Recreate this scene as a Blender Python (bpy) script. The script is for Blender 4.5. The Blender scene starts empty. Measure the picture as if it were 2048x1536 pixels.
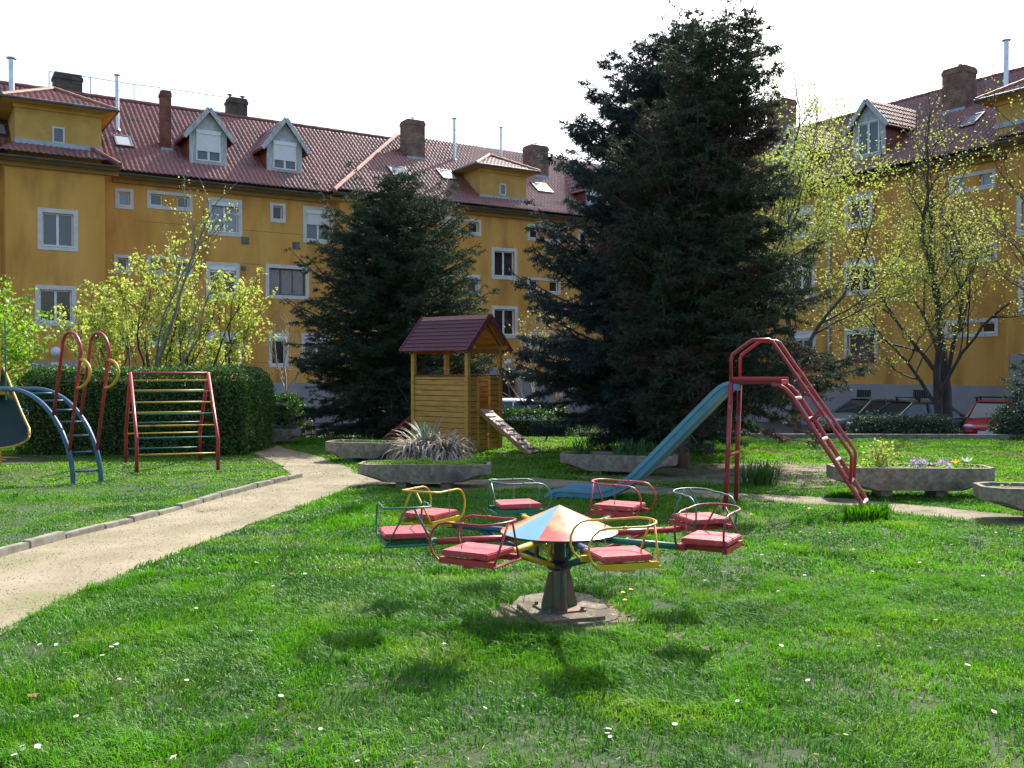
import bpy, bmesh, math, random
import numpy as np
from mathutils import Vector, Matrix
R_ = math.radians
random.seed(7); rng = np.random.default_rng(7)
scene = bpy.context.scene
COL = scene.collection

# ------------------------------------------------------------ camera / light
F, EYE, HOR = 1900.0, 1.59, 740.0            # focal length in photo pixels, eye height, horizon row
PIT = math.atan((768 - HOR) / F)
cam_d = bpy.data.cameras.new('camera'); cam = bpy.data.objects.new('camera', cam_d); COL.objects.link(cam)
cam.location = (0, 0, EYE); cam.rotation_euler = (math.pi / 2 - PIT, 0, 0)
cam_d.sensor_width = 36; cam_d.lens = 36 * F / 2048; cam_d.clip_end = 2000; cam_d.clip_start = 0.05
scene.camera = cam
SUN_AZ, SUN_EL = R_(27), R_(43)               # azimuth to the right of straight ahead
world = bpy.data.worlds.new("World"); scene.world = world; world.use_nodes = True
wn = world.node_tree.nodes; wl = world.node_tree.links; wn.clear()
sky = wn.new('ShaderNodeTexSky'); sky.sky_type = 'NISHITA'; sky.sun_disc = False
sky.sun_elevation = SUN_EL; sky.sun_rotation = SUN_AZ; sky.dust_density = 3.0; sky.air_density = 1.0; sky.ozone_density = 1.0
bg = wn.new('ShaderNodeBackground'); bg.inputs[1].default_value = 0.15
wo = wn.new('ShaderNodeOutputWorld'); wl.new(sky.outputs[0], bg.inputs[0]); wl.new(bg.outputs[0], wo.inputs[0])
sun_d = bpy.data.lights.new('sun', 'SUN'); sun_d.energy = 4.5; sun_d.angle = R_(0.5); sun_d.color = (1.0, 0.95, 0.86)
sun = bpy.data.objects.new('sun', sun_d); COL.objects.link(sun)
sdir = Vector((math.sin(SUN_AZ) * math.cos(SUN_EL), math.cos(SUN_AZ) * math.cos(SUN_EL), math.sin(SUN_EL)))
sun.rotation_euler = (-sdir).to_track_quat('-Z', 'Y').to_euler(); sun.location = (10, 10, 30)
scene.view_settings.view_transform = 'Standard'; scene.view_settings.look = 'None'
scene.view_settings.gamma = 1; scene.view_settings.exposure = 1.05
scene.render.engine = 'CYCLES'
scene.render.resolution_x = 1024; scene.render.resolution_y = 768

# ------------------------------------------------------------ pixel -> place helpers
CP, SP = math.cos(PIT), math.sin(PIT)
def ray(px, py):
    x = (px - 1024) / F; v = -(py - 768) / F
    return np.array([x, CP + v * SP, -SP + v * CP])
def at(px, py, Y):
    d = ray(px, py); t = Y / d[1]
    return Vector((d[0] * t, Y, EYE + d[2] * t))
def grd(px, py, z=0.0):
    d = ray(px, py); t = (z - EYE) / d[2]
    return Vector((d[0] * t, d[1] * t, z))
def sm(t): t = np.clip(t, 0, 1); return t * t * (3 - 2 * t)
def gz(X, Y): return -0.9 * sm((Y - 22.0) / 4.0)

# ------------------------------------------------------------ value noise
_tab = rng.random((64, 64))
def vn(x, y):
    x = np.asarray(x, float); y = np.asarray(y, float)
    xi = np.floor(x).astype(int); yi = np.floor(y).astype(int); fx = x - xi; fy = y - yi
    fx = fx * fx * (3 - 2 * fx); fy = fy * fy * (3 - 2 * fy)
    g = lambda a, b: _tab[a % 64, b % 64]
    return (g(xi, yi) * (1 - fx) + g(xi + 1, yi) * fx) * (1 - fy) + (g(xi, yi + 1) * (1 - fx) + g(xi + 1, yi + 1) * fx) * fy
def fbm(x, y): return vn(x, y) * .5 + vn(x * 2.1 + 7, y * 2.1 + 3) * .3 + vn(x * 4.3 + 1, y * 4.3 + 9) * .2

# ------------------------------------------------------------ materials
MATS = {}
def mat(name, c1, c2=None, rough=0.8, scale=6.0, metal=0.0, bump=0.0, bscale=60.0, spec=0.5, mix=(0.35, 0.65), coord='Object', stretch=None,
        island=False, trans=0.0, c3=None, coat=0.0, detail=6, w3=(0.6, 0.75), s3=2.0):
    if name in MATS: return MATS[name]
    m = bpy.data.materials.new(name); m.use_nodes = True; N = m.node_tree.nodes; L = m.node_tree.links
    b = N['Principled BSDF']; out = N['Material Output']
    b.inputs['Roughness'].default_value = rough; b.inputs['Metallic'].default_value = metal
    b.inputs['Specular IOR Level'].default_value = spec; b.inputs['Coat Weight'].default_value = coat
    tc = N.new('ShaderNodeTexCoord'); src = tc.outputs[coord]
    if stretch:
        mp = N.new('ShaderNodeMapping'); mp.inputs['Scale'].default_value = stretch; L.new(src, mp.inputs[0]); src = mp.outputs[0]
    col = None
    if c2 is None: b.inputs['Base Color'].default_value = (*c1, 1)
    else:
        if island:
            gi = N.new('ShaderNodeNewGeometry'); fac = gi.outputs['Random Per Island']
            nz = N.new('ShaderNodeTexNoise'); nz.inputs['Scale'].default_value = scale; nz.inputs['Detail'].default_value = 2; L.new(src, nz.inputs['Vector'])
            mr = N.new('ShaderNodeMapRange'); mr.inputs[1].default_value = mix[0]; mr.inputs[2].default_value = mix[1]; L.new(nz.outputs[0], mr.inputs[0])
            ad = N.new('ShaderNodeMath'); ad.operation = 'MULTIPLY_ADD'; L.new(fac, ad.inputs[0]); ad.inputs[1].default_value = 0.6
            hm = N.new('ShaderNodeMath'); hm.operation = 'MULTIPLY'; L.new(mr.outputs[0], hm.inputs[0]); hm.inputs[1].default_value = 0.4
            L.new(hm.outputs[0], ad.inputs[2]); fac = ad.outputs[0]
        else:
            nz = N.new('ShaderNodeTexNoise'); nz.inputs['Scale'].default_value = scale; nz.inputs['Detail'].default_value = detail; L.new(src, nz.inputs['Vector'])
            mr = N.new('ShaderNodeMapRange'); mr.inputs[1].default_value = mix[0]; mr.inputs[2].default_value = mix[1]; L.new(nz.outputs[0], mr.inputs[0]); fac = mr.outputs[0]
        mx = N.new('ShaderNodeMix'); mx.data_type = 'RGBA'; mx.inputs[6].default_value = (*c1, 1); mx.inputs[7].default_value = (*c2, 1)
        L.new(fac, mx.inputs[0]); col = mx.outputs[2]
        if c3 is not None:
            n3 = N.new('ShaderNodeTexNoise'); n3.inputs['Scale'].default_value = s3; n3.inputs['Detail'].default_value = 8; L.new(src, n3.inputs['Vector'])
            r3 = N.new('ShaderNodeMapRange'); r3.inputs[1].default_value = w3[0]; r3.inputs[2].default_value = w3[1]; L.new(n3.outputs[0], r3.inputs[0])
            m3 = N.new('ShaderNodeMix'); m3.data_type = 'RGBA'; L.new(r3.outputs[0], m3.inputs[0]); L.new(col, m3.inputs[6]); m3.inputs[7].default_value = (*c3, 1); col = m3.outputs[2]
        L.new(col, b.inputs['Base Color'])
    if bump:
        n2 = N.new('ShaderNodeTexNoise'); n2.inputs['Scale'].default_value = bscale; n2.inputs['Detail'].default_value = 5; L.new(src, n2.inputs['Vector'])
        bp = N.new('ShaderNodeBump'); bp.inputs['Strength'].default_value = min(1, bump * 20); bp.inputs['Distance'].default_value = bump
        L.new(n2.outputs[0], bp.inputs['Height']); L.new(bp.outputs[0], b.inputs['Normal'])
    if trans:
        tr = N.new('ShaderNodeBsdfTranslucent'); ms = N.new('ShaderNodeMixShader'); ms.inputs[0].default_value = trans
        if col is not None:
            hs = N.new('ShaderNodeHueSaturation'); hs.inputs['Saturation'].default_value = 1.15; hs.inputs['Value'].default_value = 1.3; L.new(col, hs.inputs['Color']); L.new(hs.outputs[0], tr.inputs[0])
        else: tr.inputs[0].default_value = (*c1, 1)
        L.new(b.outputs[0], ms.inputs[1]); L.new(tr.outputs[0], ms.inputs[2]); L.new(ms.outputs[0], out.inputs[0])
    MATS[name] = m; return m

def brick_mat(name, c1, c2, mortar, scale=1.0):
    if name in MATS: return MATS[name]
    m = bpy.data.materials.new(name); m.use_nodes = True; N = m.node_tree.nodes; L = m.node_tree.links; b = N['Principled BSDF']
    tc = N.new('ShaderNodeTexCoord'); sx = N.new('ShaderNodeSeparateXYZ'); L.new(tc.outputs['Object'], sx.inputs[0])
    ad = N.new('ShaderNodeMath'); ad.operation = 'ADD'; L.new(sx.outputs[0], ad.inputs[0]); L.new(sx.outputs[1], ad.inputs[1])
    cb = N.new('ShaderNodeCombineXYZ'); L.new(ad.outputs[0], cb.inputs[0]); L.new(sx.outputs[2], cb.inputs[1])
    bt = N.new('ShaderNodeTexBrick'); bt.inputs['Scale'].default_value = scale; bt.inputs['Color1'].default_value = (*c1, 1); bt.inputs['Color2'].default_value = (*c2, 1)
    bt.inputs['Mortar'].default_value = (*mortar, 1); bt.inputs['Brick Width'].default_value = 0.26; bt.inputs['Row Height'].default_value = 0.085; bt.inputs['Mortar Size'].default_value = 0.014
    L.new(cb.outputs[0], bt.inputs['Vector'])
    nz = N.new('ShaderNodeTexNoise'); nz.inputs['Scale'].default_value = 3; nz.inputs['Detail'].default_value = 8; L.new(tc.outputs['Object'], nz.inputs[0])
    mr = N.new('ShaderNodeMapRange'); mr.inputs[1].default_value = .35; mr.inputs[2].default_value = .7; mr.inputs[3].default_value = .55; mr.inputs[4].default_value = 1.15; L.new(nz.outputs[0], mr.inputs[0])
    mm = N.new('ShaderNodeMix'); mm.data_type = 'RGBA'; mm.blend_type = 'MULTIPLY'; mm.inputs[0].default_value = 1; L.new(bt.outputs[0], mm.inputs[6]); L.new(mr.outputs[0], mm.inputs[7])
    L.new(mm.outputs[2], b.inputs['Base Color']); b.inputs['Roughness'].default_value = .9
    bp = N.new('ShaderNodeBump'); bp.inputs['Distance'].default_value = .01; bp.invert = True; L.new(bt.outputs[1], bp.inputs['Height']); L.new(bp.outputs[0], b.inputs['Normal'])
    MATS[name] = m; return m

M_stucco = mat('stucco', (.60, .295, .058), (.70, .375, .09), .92, .5, bump=.004, bscale=45, c3=(.43, .20, .04), s3=.8, w3=(.47, .70), stretch=(1.6, 1.6, .45))
M_stucco2 = mat('stucco_tower', (.60, .37, .10), (.50, .29, .07), .92, 1.2, bump=.004, bscale=45, c3=(.36, .27, .10), s3=3, w3=(.55, .8))
M_plinth = mat('plinth', (.34, .32, .32), (.28, .26, .27), .9, 1.2, bump=.003)
M_trim = mat('trim', (.66, .64, .60), (.56, .54, .50), .8, 3)
M_frame = mat('window_frame', (.78, .78, .77), (.68, .68, .67), .5, 3)
M_shut = mat('shutter', (.80, .80, .80), (.74, .74, .74), .5, 3)
M_dkframe = mat('dark_frame', (.05, .07, .08), (.08, .10, .10), .5, 5)
M_soffit = mat('soffit', (.33, .2, .06), (.26, .16, .06), .9, 2)
M_gut = mat('gutter_metal', (.17, .17, .18), (.10, .10, .11), .5, 2, metal=.6)
M_zinc = mat('zinc', (.50, .52, .56), (.36, .38, .42), .45, 3, metal=.7)
M_steel = mat('steel', (.62, .63, .65), (.5, .51, .53), .3, 3, metal=.8)
M_dorm = mat('dormer_board', (.58, .60, .60), (.38, .41, .41), .85, 1.5, c3=(.22, .25, .22), s3=4, w3=(.5, .75), stretch=(6, 6, 1))
M_flash = mat('flashing', (.38, .43, .47), (.28, .33, .36), .5, 4, metal=.4)
M_brickred = brick_mat('brick_red', (.33, .10, .06), (.25, .08, .05), (.2, .12, .09), 1)
M_brick = brick_mat('brick_brown', (.30, .16, .10), (.22, .11, .07), (.26, .21, .17), 1)
M_brickdk = brick_mat('brick_sooty', (.10, .075, .06), (.16, .12, .09), (.13, .11, .09), 1)
M_tile = mat('roof_tile', (.31, .10, .07), (.17, .06, .05), .33, 9, c3=(.075, .05, .045), s3=1.1, w3=(.5, .72), spec=.7, bump=.003, bscale=30)
M_hip = mat('hip_tile', (.42, .20, .13), (.30, .12, .08), .65, 5)
M_asph = mat('asphalt', (.055, .055, .058), (.085, .083, .08), .9, 4, bump=.002, bscale=150)
M_conc = mat('concrete', (.36, .34, .31), (.25, .235, .21), .92, 5, bump=.006, bscale=70, c3=(.13, .12, .10), s3=4, w3=(.5, .75))
M_concd = mat('concrete_rough', (.33, .275, .21), (.19, .155, .115), .95, 22, bump=.012, bscale=60, c3=(.10, .09, .075), s3=3, w3=(.52, .7))
M_kerb = mat('kerb_stone', (.27, .25, .21), (.17, .155, .12), .95, 9, bump=.008, bscale=60, c3=(.12, .13, .07), s3=5, w3=(.5, .75))
M_path = mat('path_sand', (.29, .245, .16), (.205, .17, .105), .95, 1.6, bump=.012, bscale=55, coord='Object', c3=(.17, .165, .075), s3=1.3, w3=(.5, .74))
M_pathd = mat('path_dirt', (.24, .195, .135), (.14, .115, .075), .95, 2.2, bump=.012, bscale=55, c3=(.08, .10, .035), s3=2.2, w3=(.5, .65))
M_grd = mat('lawn_soil', (.018, .042, .008), (.035, .055, .014), .95, 1.2, bump=.02, bscale=35, c3=(.14, .10, .055), s3=2.5, w3=(.64, .74))  # soil colour darkened so the gaps between grass blades look shaded
M_soil = mat('soil', (.05, .035, .025), (.09, .065, .04), .95, 12, bump=.01)
M_bark = mat('bark', (.055, .045, .045), (.10, .085, .08), .95, 6, bump=.012, bscale=40, stretch=(1, 1, .25))
M_barkr = mat('bark_red', (.10, .055, .04), (.17, .10, .075), .95, 8, bump=.015, bscale=40, stretch=(1, 1, .2))
M_barkl = mat('bark_light', (.25, .22, .18), (.16, .14, .12), .9, 8, bump=.004, bscale=60)
M_twig = mat('twig_pale', (.42, .34, .27), (.30, .25, .2), .9, 8)
M_spruce = mat('needles_spruce', (.018, .036, .022), (.055, .09, .045), .7, 2.5, island=True, trans=.18, spec=.3)
M_spruceB = mat('needles_blue', (.020, .034, .033), (.058, .085, .070), .7, 2.0, island=True, trans=.15, spec=.3)
M_junip = mat('needles_juniper', (.020, .034, .023), (.058, .086, .045), .7, 1.2, island=True, trans=.25, spec=.3, c3=(.085, .05, .045), s3=1.1, w3=(.52, .66))
M_hedge = mat('leaves_hedge', (.030, .085, .018), (.10, .20, .042), .5, 3, island=True, trans=.2, spec=.3)
M_hedgeb = mat('leaves_hedge_blue', (.028, .060, .034), (.075, .12, .07), .6, 3, island=True, trans=.25, spec=.6)
M_maple = mat('leaves_maple', (.30, .38, .08), (.50, .54, .15), .55, 3, island=True, trans=.5)
M_green = mat('leaves_green', (.13, .27, .04), (.28, .43, .08), .5, 3, island=True, trans=.5)
M_linden = mat('leaves_linden', (.19, .25, .06), (.38, .42, .12), .55, 3, island=True, trans=.5)
M_bud = mat('leaves_bud', (.50, .42, .12), (.62, .55, .22), .6, 3, island=True, trans=.4)
M_grass = mat('grass_blades', (.024, .118, .005), (.115, .315, .020), .48, 1.0, island=True, trans=.45, spec=.32, c3=(.20, .32, .055), s3=1.3, w3=(.52, .75))
M_grassf = mat('grass_far', (.06, .19, .012), (.18, .36, .040), .55, .8, island=True, trans=.42, spec=.3, c3=(.24, .25, .09), s3=.7, w3=(.55, .75))
M_yucca = mat('yucca_dry', (.30, .24, .18), (.48, .42, .36), .8, 4, island=True, trans=.2)
M_yuccag = mat('yucca_green', (.09, .15, .10), (.20, .25, .19), .6, 4, island=True, trans=.15)
M_iris = mat('iris_leaf', (.035, .10, .025), (.09, .19, .05), .5, 4, island=True, trans=.3)
def paint(name, c, wear=(.25, .16, .12), s=9, w=(.62, .70), rough=.38):
    d = tuple(x * .8 for x in c)
    return mat(name, c, d, rough, 3, c3=wear, s3=s, w3=w, spec=.5, detail=3)
P_red = paint('paint_red', (.42, .035, .045)); P_blue = paint('paint_blue', (.018, .095, .17)); P_lblue = paint('paint_light_blue', (.12, .30, .42), w=(.66, .74))
P_yel = paint('paint_yellow', (.62, .40, .02)); P_grn = paint('paint_green', (.02, .17, .11)); P_grnd = paint('paint_dark_green', (.012, .035, .028), wear=(.03, .04, .035), w=(.7, .8))
P_dred = paint('paint_dark_red', (.22, .03, .045)); P_pur = paint('paint_plum', (.035, .02, .04)); P_pink = paint('seat_red', (.50, .05, .07), wear=(.42, .26, .20), s=26, w=(.60, .72), rough=.42)
P_cred = paint('canopy_red', (.62, .10, .07), wear=(.62, .34, .16), s=5, w=(.42, .55), rough=.32); P_cblue = paint('canopy_blue', (.18, .42, .58), wear=(.30, .30, .30), s=8, w=(.66, .75), rough=.32)
P_white = paint('worn_metal', (.5, .47, .45)); P_base = paint('base_green', (.10, .12, .07), wear=(.20, .11, .07), s=7, w=(.45, .58), rough=.7)
M_chain = mat('chain_metal', (.2, .17, .15), (.3, .27, .25), .5, 20, metal=.7)
M_wood = mat('wood_ochre', (.56, .31, .065), (.44, .22, .04), .65, 3, stretch=(1, 1, 9), c3=(.17, .07, .02), s3=3, w3=(.62, .74))
M_woodr = mat('wood_rafter', (.40, .20, .04), (.30, .13, .025), .7, 4)
M_rampw = mat('ramp_wood', (.42, .31, .27), (.30, .20, .17), .7, 8, stretch=(1, 1, 1))
M_felt = mat('bitumen_shingle', (.15, .055, .07), (.105, .04, .055), .95, 30, bump=.003, bscale=200)
M_feltd = mat('shingle_edge', (.22, .045, .06), (.16, .035, .045), .8, 10)
def glass(name, c, r=.06, spec=.8):
    return mat(name, c, None, r, spec=spec)
G_dark = glass('glass_dark', (.012, .013, .018)); G_blue = glass('glass_curtained', (.20, .24, .30), .12); G_mid = glass('glass_mid', (.06, .07, .085))
G_curt = mat('curtain_glass', (.30, .27, .27), (.16, .15, .16), .25, 10, stretch=(9, 9, .3)); G_dcurt = mat('curtain_dark', (.06, .035, .045), (.12, .08, .09), .3, 10, stretch=(9, 9, .5))
G_sky = glass('glass_skylight', (.35, .37, .40), .05, 1.0)
M_sign = mat('sign_white', (.75, .75, .75), None, .5); M_black = mat('black_paint', (.01, .01, .012), None, .5); M_lamp = mat('opal_globe', (.62, .64, .66), None, .3)
M_rubber = mat('rubber', (.02, .02, .02), None, .8)

# ------------------------------------------------------------ mesh builder
def inv_root(p):
    while p is not None and p.parent is not None: p = p.parent
    return p.matrix_basis.inverted() if p is not None and p.get('_w') else None
class MB:
    def __init__(s): s.v = []; s.f = []; s.mi = []; s.n = 0; s.cur = 0
    def add(s, v, f):
        s.v += [tuple(x) for x in v]; s.f += [tuple(i + s.n for i in q) for q in f]; s.mi += [s.cur] * len(f); s.n += len(v); return s
    def box(s, c, d, ax=None):
        """centre c, full size d, axes ax (3 vectors)"""
        c = Vector(c); ax = ax or (Vector((1, 0, 0)), Vector((0, 1, 0)), Vector((0, 0, 1)))
        v = [c + ax[0] * (d[0] / 2 * i) + ax[1] * (d[1] / 2 * j) + ax[2] * (d[2] / 2 * k) for k in (-1, 1) for j in (-1, 1) for i in (-1, 1)]
        return s.add(v, [(0, 2, 3, 1), (4, 5, 7, 6), (0, 1, 5, 4), (2, 6, 7, 3), (0, 4, 6, 2), (1, 3, 7, 5)])
    def bx(s, x0, x1, y0, y1, z0, z1): return s.box(((x0 + x1) / 2, (y0 + y1) / 2, (z0 + z1) / 2), (x1 - x0, y1 - y0, z1 - z0))
    def beam(s, a, b, w, h, up=Vector((0, 0, 1))):
        a = Vector(a); b = Vector(b); d = (b - a); L = d.length; d = d.normalized(); sx = d.cross(up).normalized(); u = sx.cross(d)
        return s.box((a + b) / 2, (L, w, h), (d, sx, u))
    def tube(s, pts, r, seg=8, cap=True, closed=False):
        pts = [Vector(p) for p in pts]; n = len(pts); rr = r if hasattr(r, '__len__') else [r] * n
        V = []; prev = None
        for i, p in enumerate(pts):
            if closed: t = pts[(i + 1) % n] - pts[i - 1]
            else: t = (pts[min(i + 1, n - 1)] - pts[max(i - 1, 0)])
            if t.length < 1e-9: t = Vector((0, 0, 1))
            t = t.normalized()
            if prev is None:
                a = Vector((0, 0, 1)) if abs(t.z) < .9 else Vector((1, 0, 0)); x = t.cross(a).normalized()
            else:
                x = (prev - t * prev.dot(t)); x = x.normalized() if x.length > 1e-6 else t.orthogonal().normalized()
            prev = x; y = t.cross(x)
            for k in range(seg):
                a = 2 * math.pi * k / seg; V.append(p + (x * math.cos(a) + y * math.sin(a)) * rr[i])
        Fc = []
        m = n if closed else n - 1
        for i in range(m):
            for k in range(seg):
                a = i * seg + k; b = i * seg + (k + 1) % seg; c = ((i + 1) % n) * seg + (k + 1) % seg; d = ((i + 1) % n) * seg + k
                Fc.append((a, b, c, d))
        if cap and not closed: Fc.append(tuple(range(seg - 1, -1, -1))); Fc.append(tuple(range((n - 1) * seg, n * seg)))
        return s.add(V, Fc)
    def prism(s, poly, a, b):
        """poly: list of 3D points; swept from a-offset to b-offset (vectors)"""
        a = Vector(a); b = Vector(b); n = len(poly); P = [Vector(p) for p in poly]
        return s.add([p + a for p in P] + [p + b for p in P], [tuple(range(n - 1, -1, -1)), tuple(range(n, 2 * n))] + [(i, (i + 1) % n, n + (i + 1) % n, n + i) for i in range(n)])
    def lathe(s, prof, c=(0, 0, 0), seg=24):
        c = Vector(c); V = []; Fc = []
        for r, z in prof:
            for k in range(seg): a = 2 * math.pi * k / seg; V.append(c + Vector((r * math.cos(a), r * math.sin(a), z)))
        for i in range(len(prof) - 1):
            for k in range(seg): Fc.append((i * seg + k, i * seg + (k + 1) % seg, (i + 1) * seg + (k + 1) % seg, (i + 1) * seg + k))
        return s.add(V, Fc)
    def ball(s, c, r, seg=12, ring=8):
        rx = r if hasattr(r, '__len__') else (r, r, r); V = []; Fc = []; c = Vector(c)
        for i in range(ring + 1):
            t = math.pi * i / ring
            for k in range(seg): a = 2 * math.pi * k / seg; V.append(c + Vector((rx[0] * math.sin(t) * math.cos(a), rx[1] * math.sin(t) * math.sin(a), rx[2] * math.cos(t))))
        for i in range(ring):
            for k in range(seg): Fc.append((i * seg + k, (i + 1) * seg + k, (i + 1) * seg + (k + 1) % seg, i * seg + (k + 1) % seg))
        return s.add(V, Fc)
    def build(s, name, mats, parent=None, smooth=False, bevel=0, matrix=None):
        me = bpy.data.meshes.new(name); V = s.v
        iv = inv_root(parent)
        if iv is not None: V = [tuple(iv @ Vector(x)) for x in V]      # verts were given in world space: move to parent space
        me.from_pydata(V, [], s.f); me.validate()
        mats = mats if isinstance(mats, (list, tuple)) else [mats]
        for m in mats: me.materials.append(m)
        if len(mats) > 1 and len(me.polygons) == len(s.mi): me.polygons.foreach_set('material_index', s.mi)
        if smooth: me.polygons.foreach_set('use_smooth', [True] * len(me.polygons))
        if bevel:
            bm = bmesh.new(); bm.from_mesh(me); bmesh.ops.remove_doubles(bm, verts=bm.verts, dist=1e-5)
            bmesh.ops.bevel(bm, geom=[e for e in bm.edges if e.calc_face_angle(0) > .5], offset=bevel, segments=2, affect='EDGES'); bm.to_mesh(me); bm.free()
        me.update()
        o = bpy.data.objects.new(name, me); COL.objects.link(o)
        if parent is not None: o.parent = parent
        return o
def tag(o, label=None, cat=None, group=None, kind=None):
    if label: o['label'] = label
    if cat: o['category'] = cat
    if group: o['group'] = group
    if kind: o['kind'] = kind
    return o
def thing(name, label, cat, loc=(0, 0, 0), rz=0, group=None, world_space=True):
    o = bpy.data.objects.new(name, None); COL.objects.link(o); o.location = loc; o.rotation_euler = (0, 0, rz); o.empty_display_size = .2
    o.matrix_basis = Matrix.Translation(Vector(loc)) @ Matrix.Rotation(rz, 4, 'Z')
    if world_space: o['_w'] = 1
    return tag(o, label, cat, group)
def recenter(o, base):
    """put the origin of a single-mesh thing at its base"""
    b = Vector(base); o.data.transform(Matrix.Translation(-b)); o.location = b; return o
def mesh_np(name, V, quads=None, tris=None, material=None, parent=None):
    V = np.asarray(V, np.float32)
    iv = inv_root(parent)
    if iv is not None:
        iv = np.array(iv); V = V @ iv[:3, :3].T + iv[:3, 3]
    me = bpy.data.meshes.new(name); nq = 0 if quads is None else len(quads); nt = 0 if tris is None else len(tris)
    me.vertices.add(len(V)); me.vertices.foreach_set('co', np.ascontiguousarray(V, np.float32).ravel())
    loops = []; tot = []
    if nq: loops.append(np.asarray(quads, np.int32).ravel()); tot.append(np.full(nq, 4, np.int32))
    if nt: loops.append(np.asarray(tris, np.int32).ravel()); tot.append(np.full(nt, 3, np.int32))
    loops = np.concatenate(loops); tot = np.concatenate(tot); start = np.concatenate([[0], np.cumsum(tot)[:-1]]).astype(np.int32)
    me.loops.add(len(loops)); me.loops.foreach_set('vertex_index', loops)
    me.polygons.add(len(tot)); me.polygons.foreach_set('loop_start', start); me.polygons.foreach_set('loop_total', tot)
    me.update(calc_edges=True)
    if material: me.materials.append(material)
    o = bpy.data.objects.new(name, me); COL.objects.link(o)
    if parent is not None: o.parent = parent
    return o
def copy_tree(o, parent=None, keep=()):
    kids = list(o.children); c = o.copy(); COL.objects.link(c)
    if parent is not None: c.parent = parent
    for ch in kids: copy_tree(ch, c)
    return c
def norm(a): return a / np.maximum(np.linalg.norm(a, axis=-1, keepdims=True), 1e-9)
def randdir(n): return norm(rng.normal(size=(n, 3)))

# ============================================================ GROUND, ROAD, PATHS
def grid_sheet(name, xs, ys, m, fz, kind='structure'):
    X, Y = np.meshgrid(xs, ys); Z = fz(X, Y); V = np.stack([X, Y, Z], -1).reshape(-1, 3); nx = len(xs)
    i = np.arange(len(ys) - 1)[:, None] * nx + np.arange(nx - 1)[None, :]; i = i.ravel()
    o = mesh_np(name, V, quads=np.stack([i, i + 1, i + nx + 1, i + nx], 1), material=m); o['kind'] = kind; return o
xs = np.concatenate([[-400, -150, -60], np.arange(-30, 31, 1.0), [60, 150, 400]]); ys = np.concatenate([[-200, -60, -20], np.arange(-6, 40, .5), [60, 150, 500]])
grid_sheet('ground', xs, ys, M_grd, gz)
grid_sheet('road', np.arange(-45, 46, 1.5), np.arange(26.5, 60, 1.5), M_asph, lambda X, Y: -0.9 + .006 + 0 * X)

KL = [(-260, 1200), (-120, 1147), (0, 1113), (130, 1077), (300, 1036), (440, 995), (520, 974), (600, 955)]      # path side of the kerb line
KR = [(-260, 1420), (-60, 1300), (0, 1265), (160, 1190), (380, 1095), (560, 1030), (700, 978), (735, 962)]
def gpts(l): return [grd(*p) for p in l]
def resample(P, n):
    P = np.array([[p[0], p[1]] for p in P]); d = np.concatenate([[0], np.cumsum(np.linalg.norm(np.diff(P, axis=0), axis=1))])
    t = np.linspace(0, d[-1], n); return np.stack([np.interp(t, d, P[:, 0]), np.interp(t, d, P[:, 1])], 1)
def ribbon(name, A, B, m, z, n=120, jit=.03, cross=6):
    A = resample(A, n); B = resample(B, n)
    V = []
    for k in range(cross + 1):
        t = k / cross; P = A * (1 - t) + B * t
        if k in (0, cross): P = P + (np.stack([vn(np.arange(n) * .31 + k * 5, k + 1.), vn(np.arange(n) * .31, k + 9.)], 1) - .5) * jit * 4
        V.append(np.concatenate([P, np.full((n, 1), z)], 1))
    V = np.concatenate(V); i = (np.arange(cross)[:, None] * n + np.arange(n - 1)[None, :]).ravel()
    o = mesh_np(name, V, quads=np.stack([i, i + 1, i + n + 1, i + n], 1), material=m); o['kind'] = 'structure'; return o, A, B
pL = gpts(KL) + [grd(560, 930), grd(505, 905), grd(470, 893)]
pR = gpts(KR) + [grd(700, 938), grd(640, 915), grd(545, 890)]
KLi = gpts(KL)
path, PA, PB = ribbon('path', pL, pR, M_path, .008, 160)
# cross path running to the right behind the roundabout
cA = [grd(560, 935), grd(735, 945), grd(900, 962), grd(1060, 955), grd(1300, 972), grd(1500, 988), grd(1700, 998), grd(1850, 1012), grd(2048, 1032), grd(2300, 1062)]
cB = [grd(640, 985), grd(735, 975), grd(900, 985), grd(1060, 978), grd(1300, 990), grd(1500, 1002), grd(1700, 1013), grd(1850, 1034), grd(2048, 1055), grd(2300, 1095)]
cpath, CA, CB = ribbon('dirt_path', cA, cB, M_pathd, .004, 160)
# bare ground under the big conifers, orange playground sand at left
def blob(name, c, rx, ry, m, z, n=40):
    mb = MB(); pts = []
    for k in range(n):
        a = 2 * math.pi * k / n; r = 1 + .25 * (float(vn(k * .45, c[0] * 3 + 5)) - .5) * 2
        pts.append((c[0] + rx * r * math.cos(a), c[1] + ry * r * math.sin(a), z))
    mb.add(pts + [(c[0], c[1], z)], [(k, (k + 1) % n, n) for k in range(n)]); o = mb.build(name, m); o['kind'] = 'structure'; return o
M_bare = mat('bare_earth', (.12, .085, .06), (.20, .15, .10), .95, 3, bump=.015, bscale=40, c3=(.05, .07, .025), s3=2, w3=(.5, .7))
M_osand = mat('orange_sand', (.50, .27, .08), (.38, .20, .07), .95, 5, bump=.01)
blob('bare_ground', (3.4, 14.6), 2.3, 1.7, M_bare, .012)
blob('sand_ground', (-10.9, 16.9), 1.8, .7, M_osand, .010)

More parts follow.
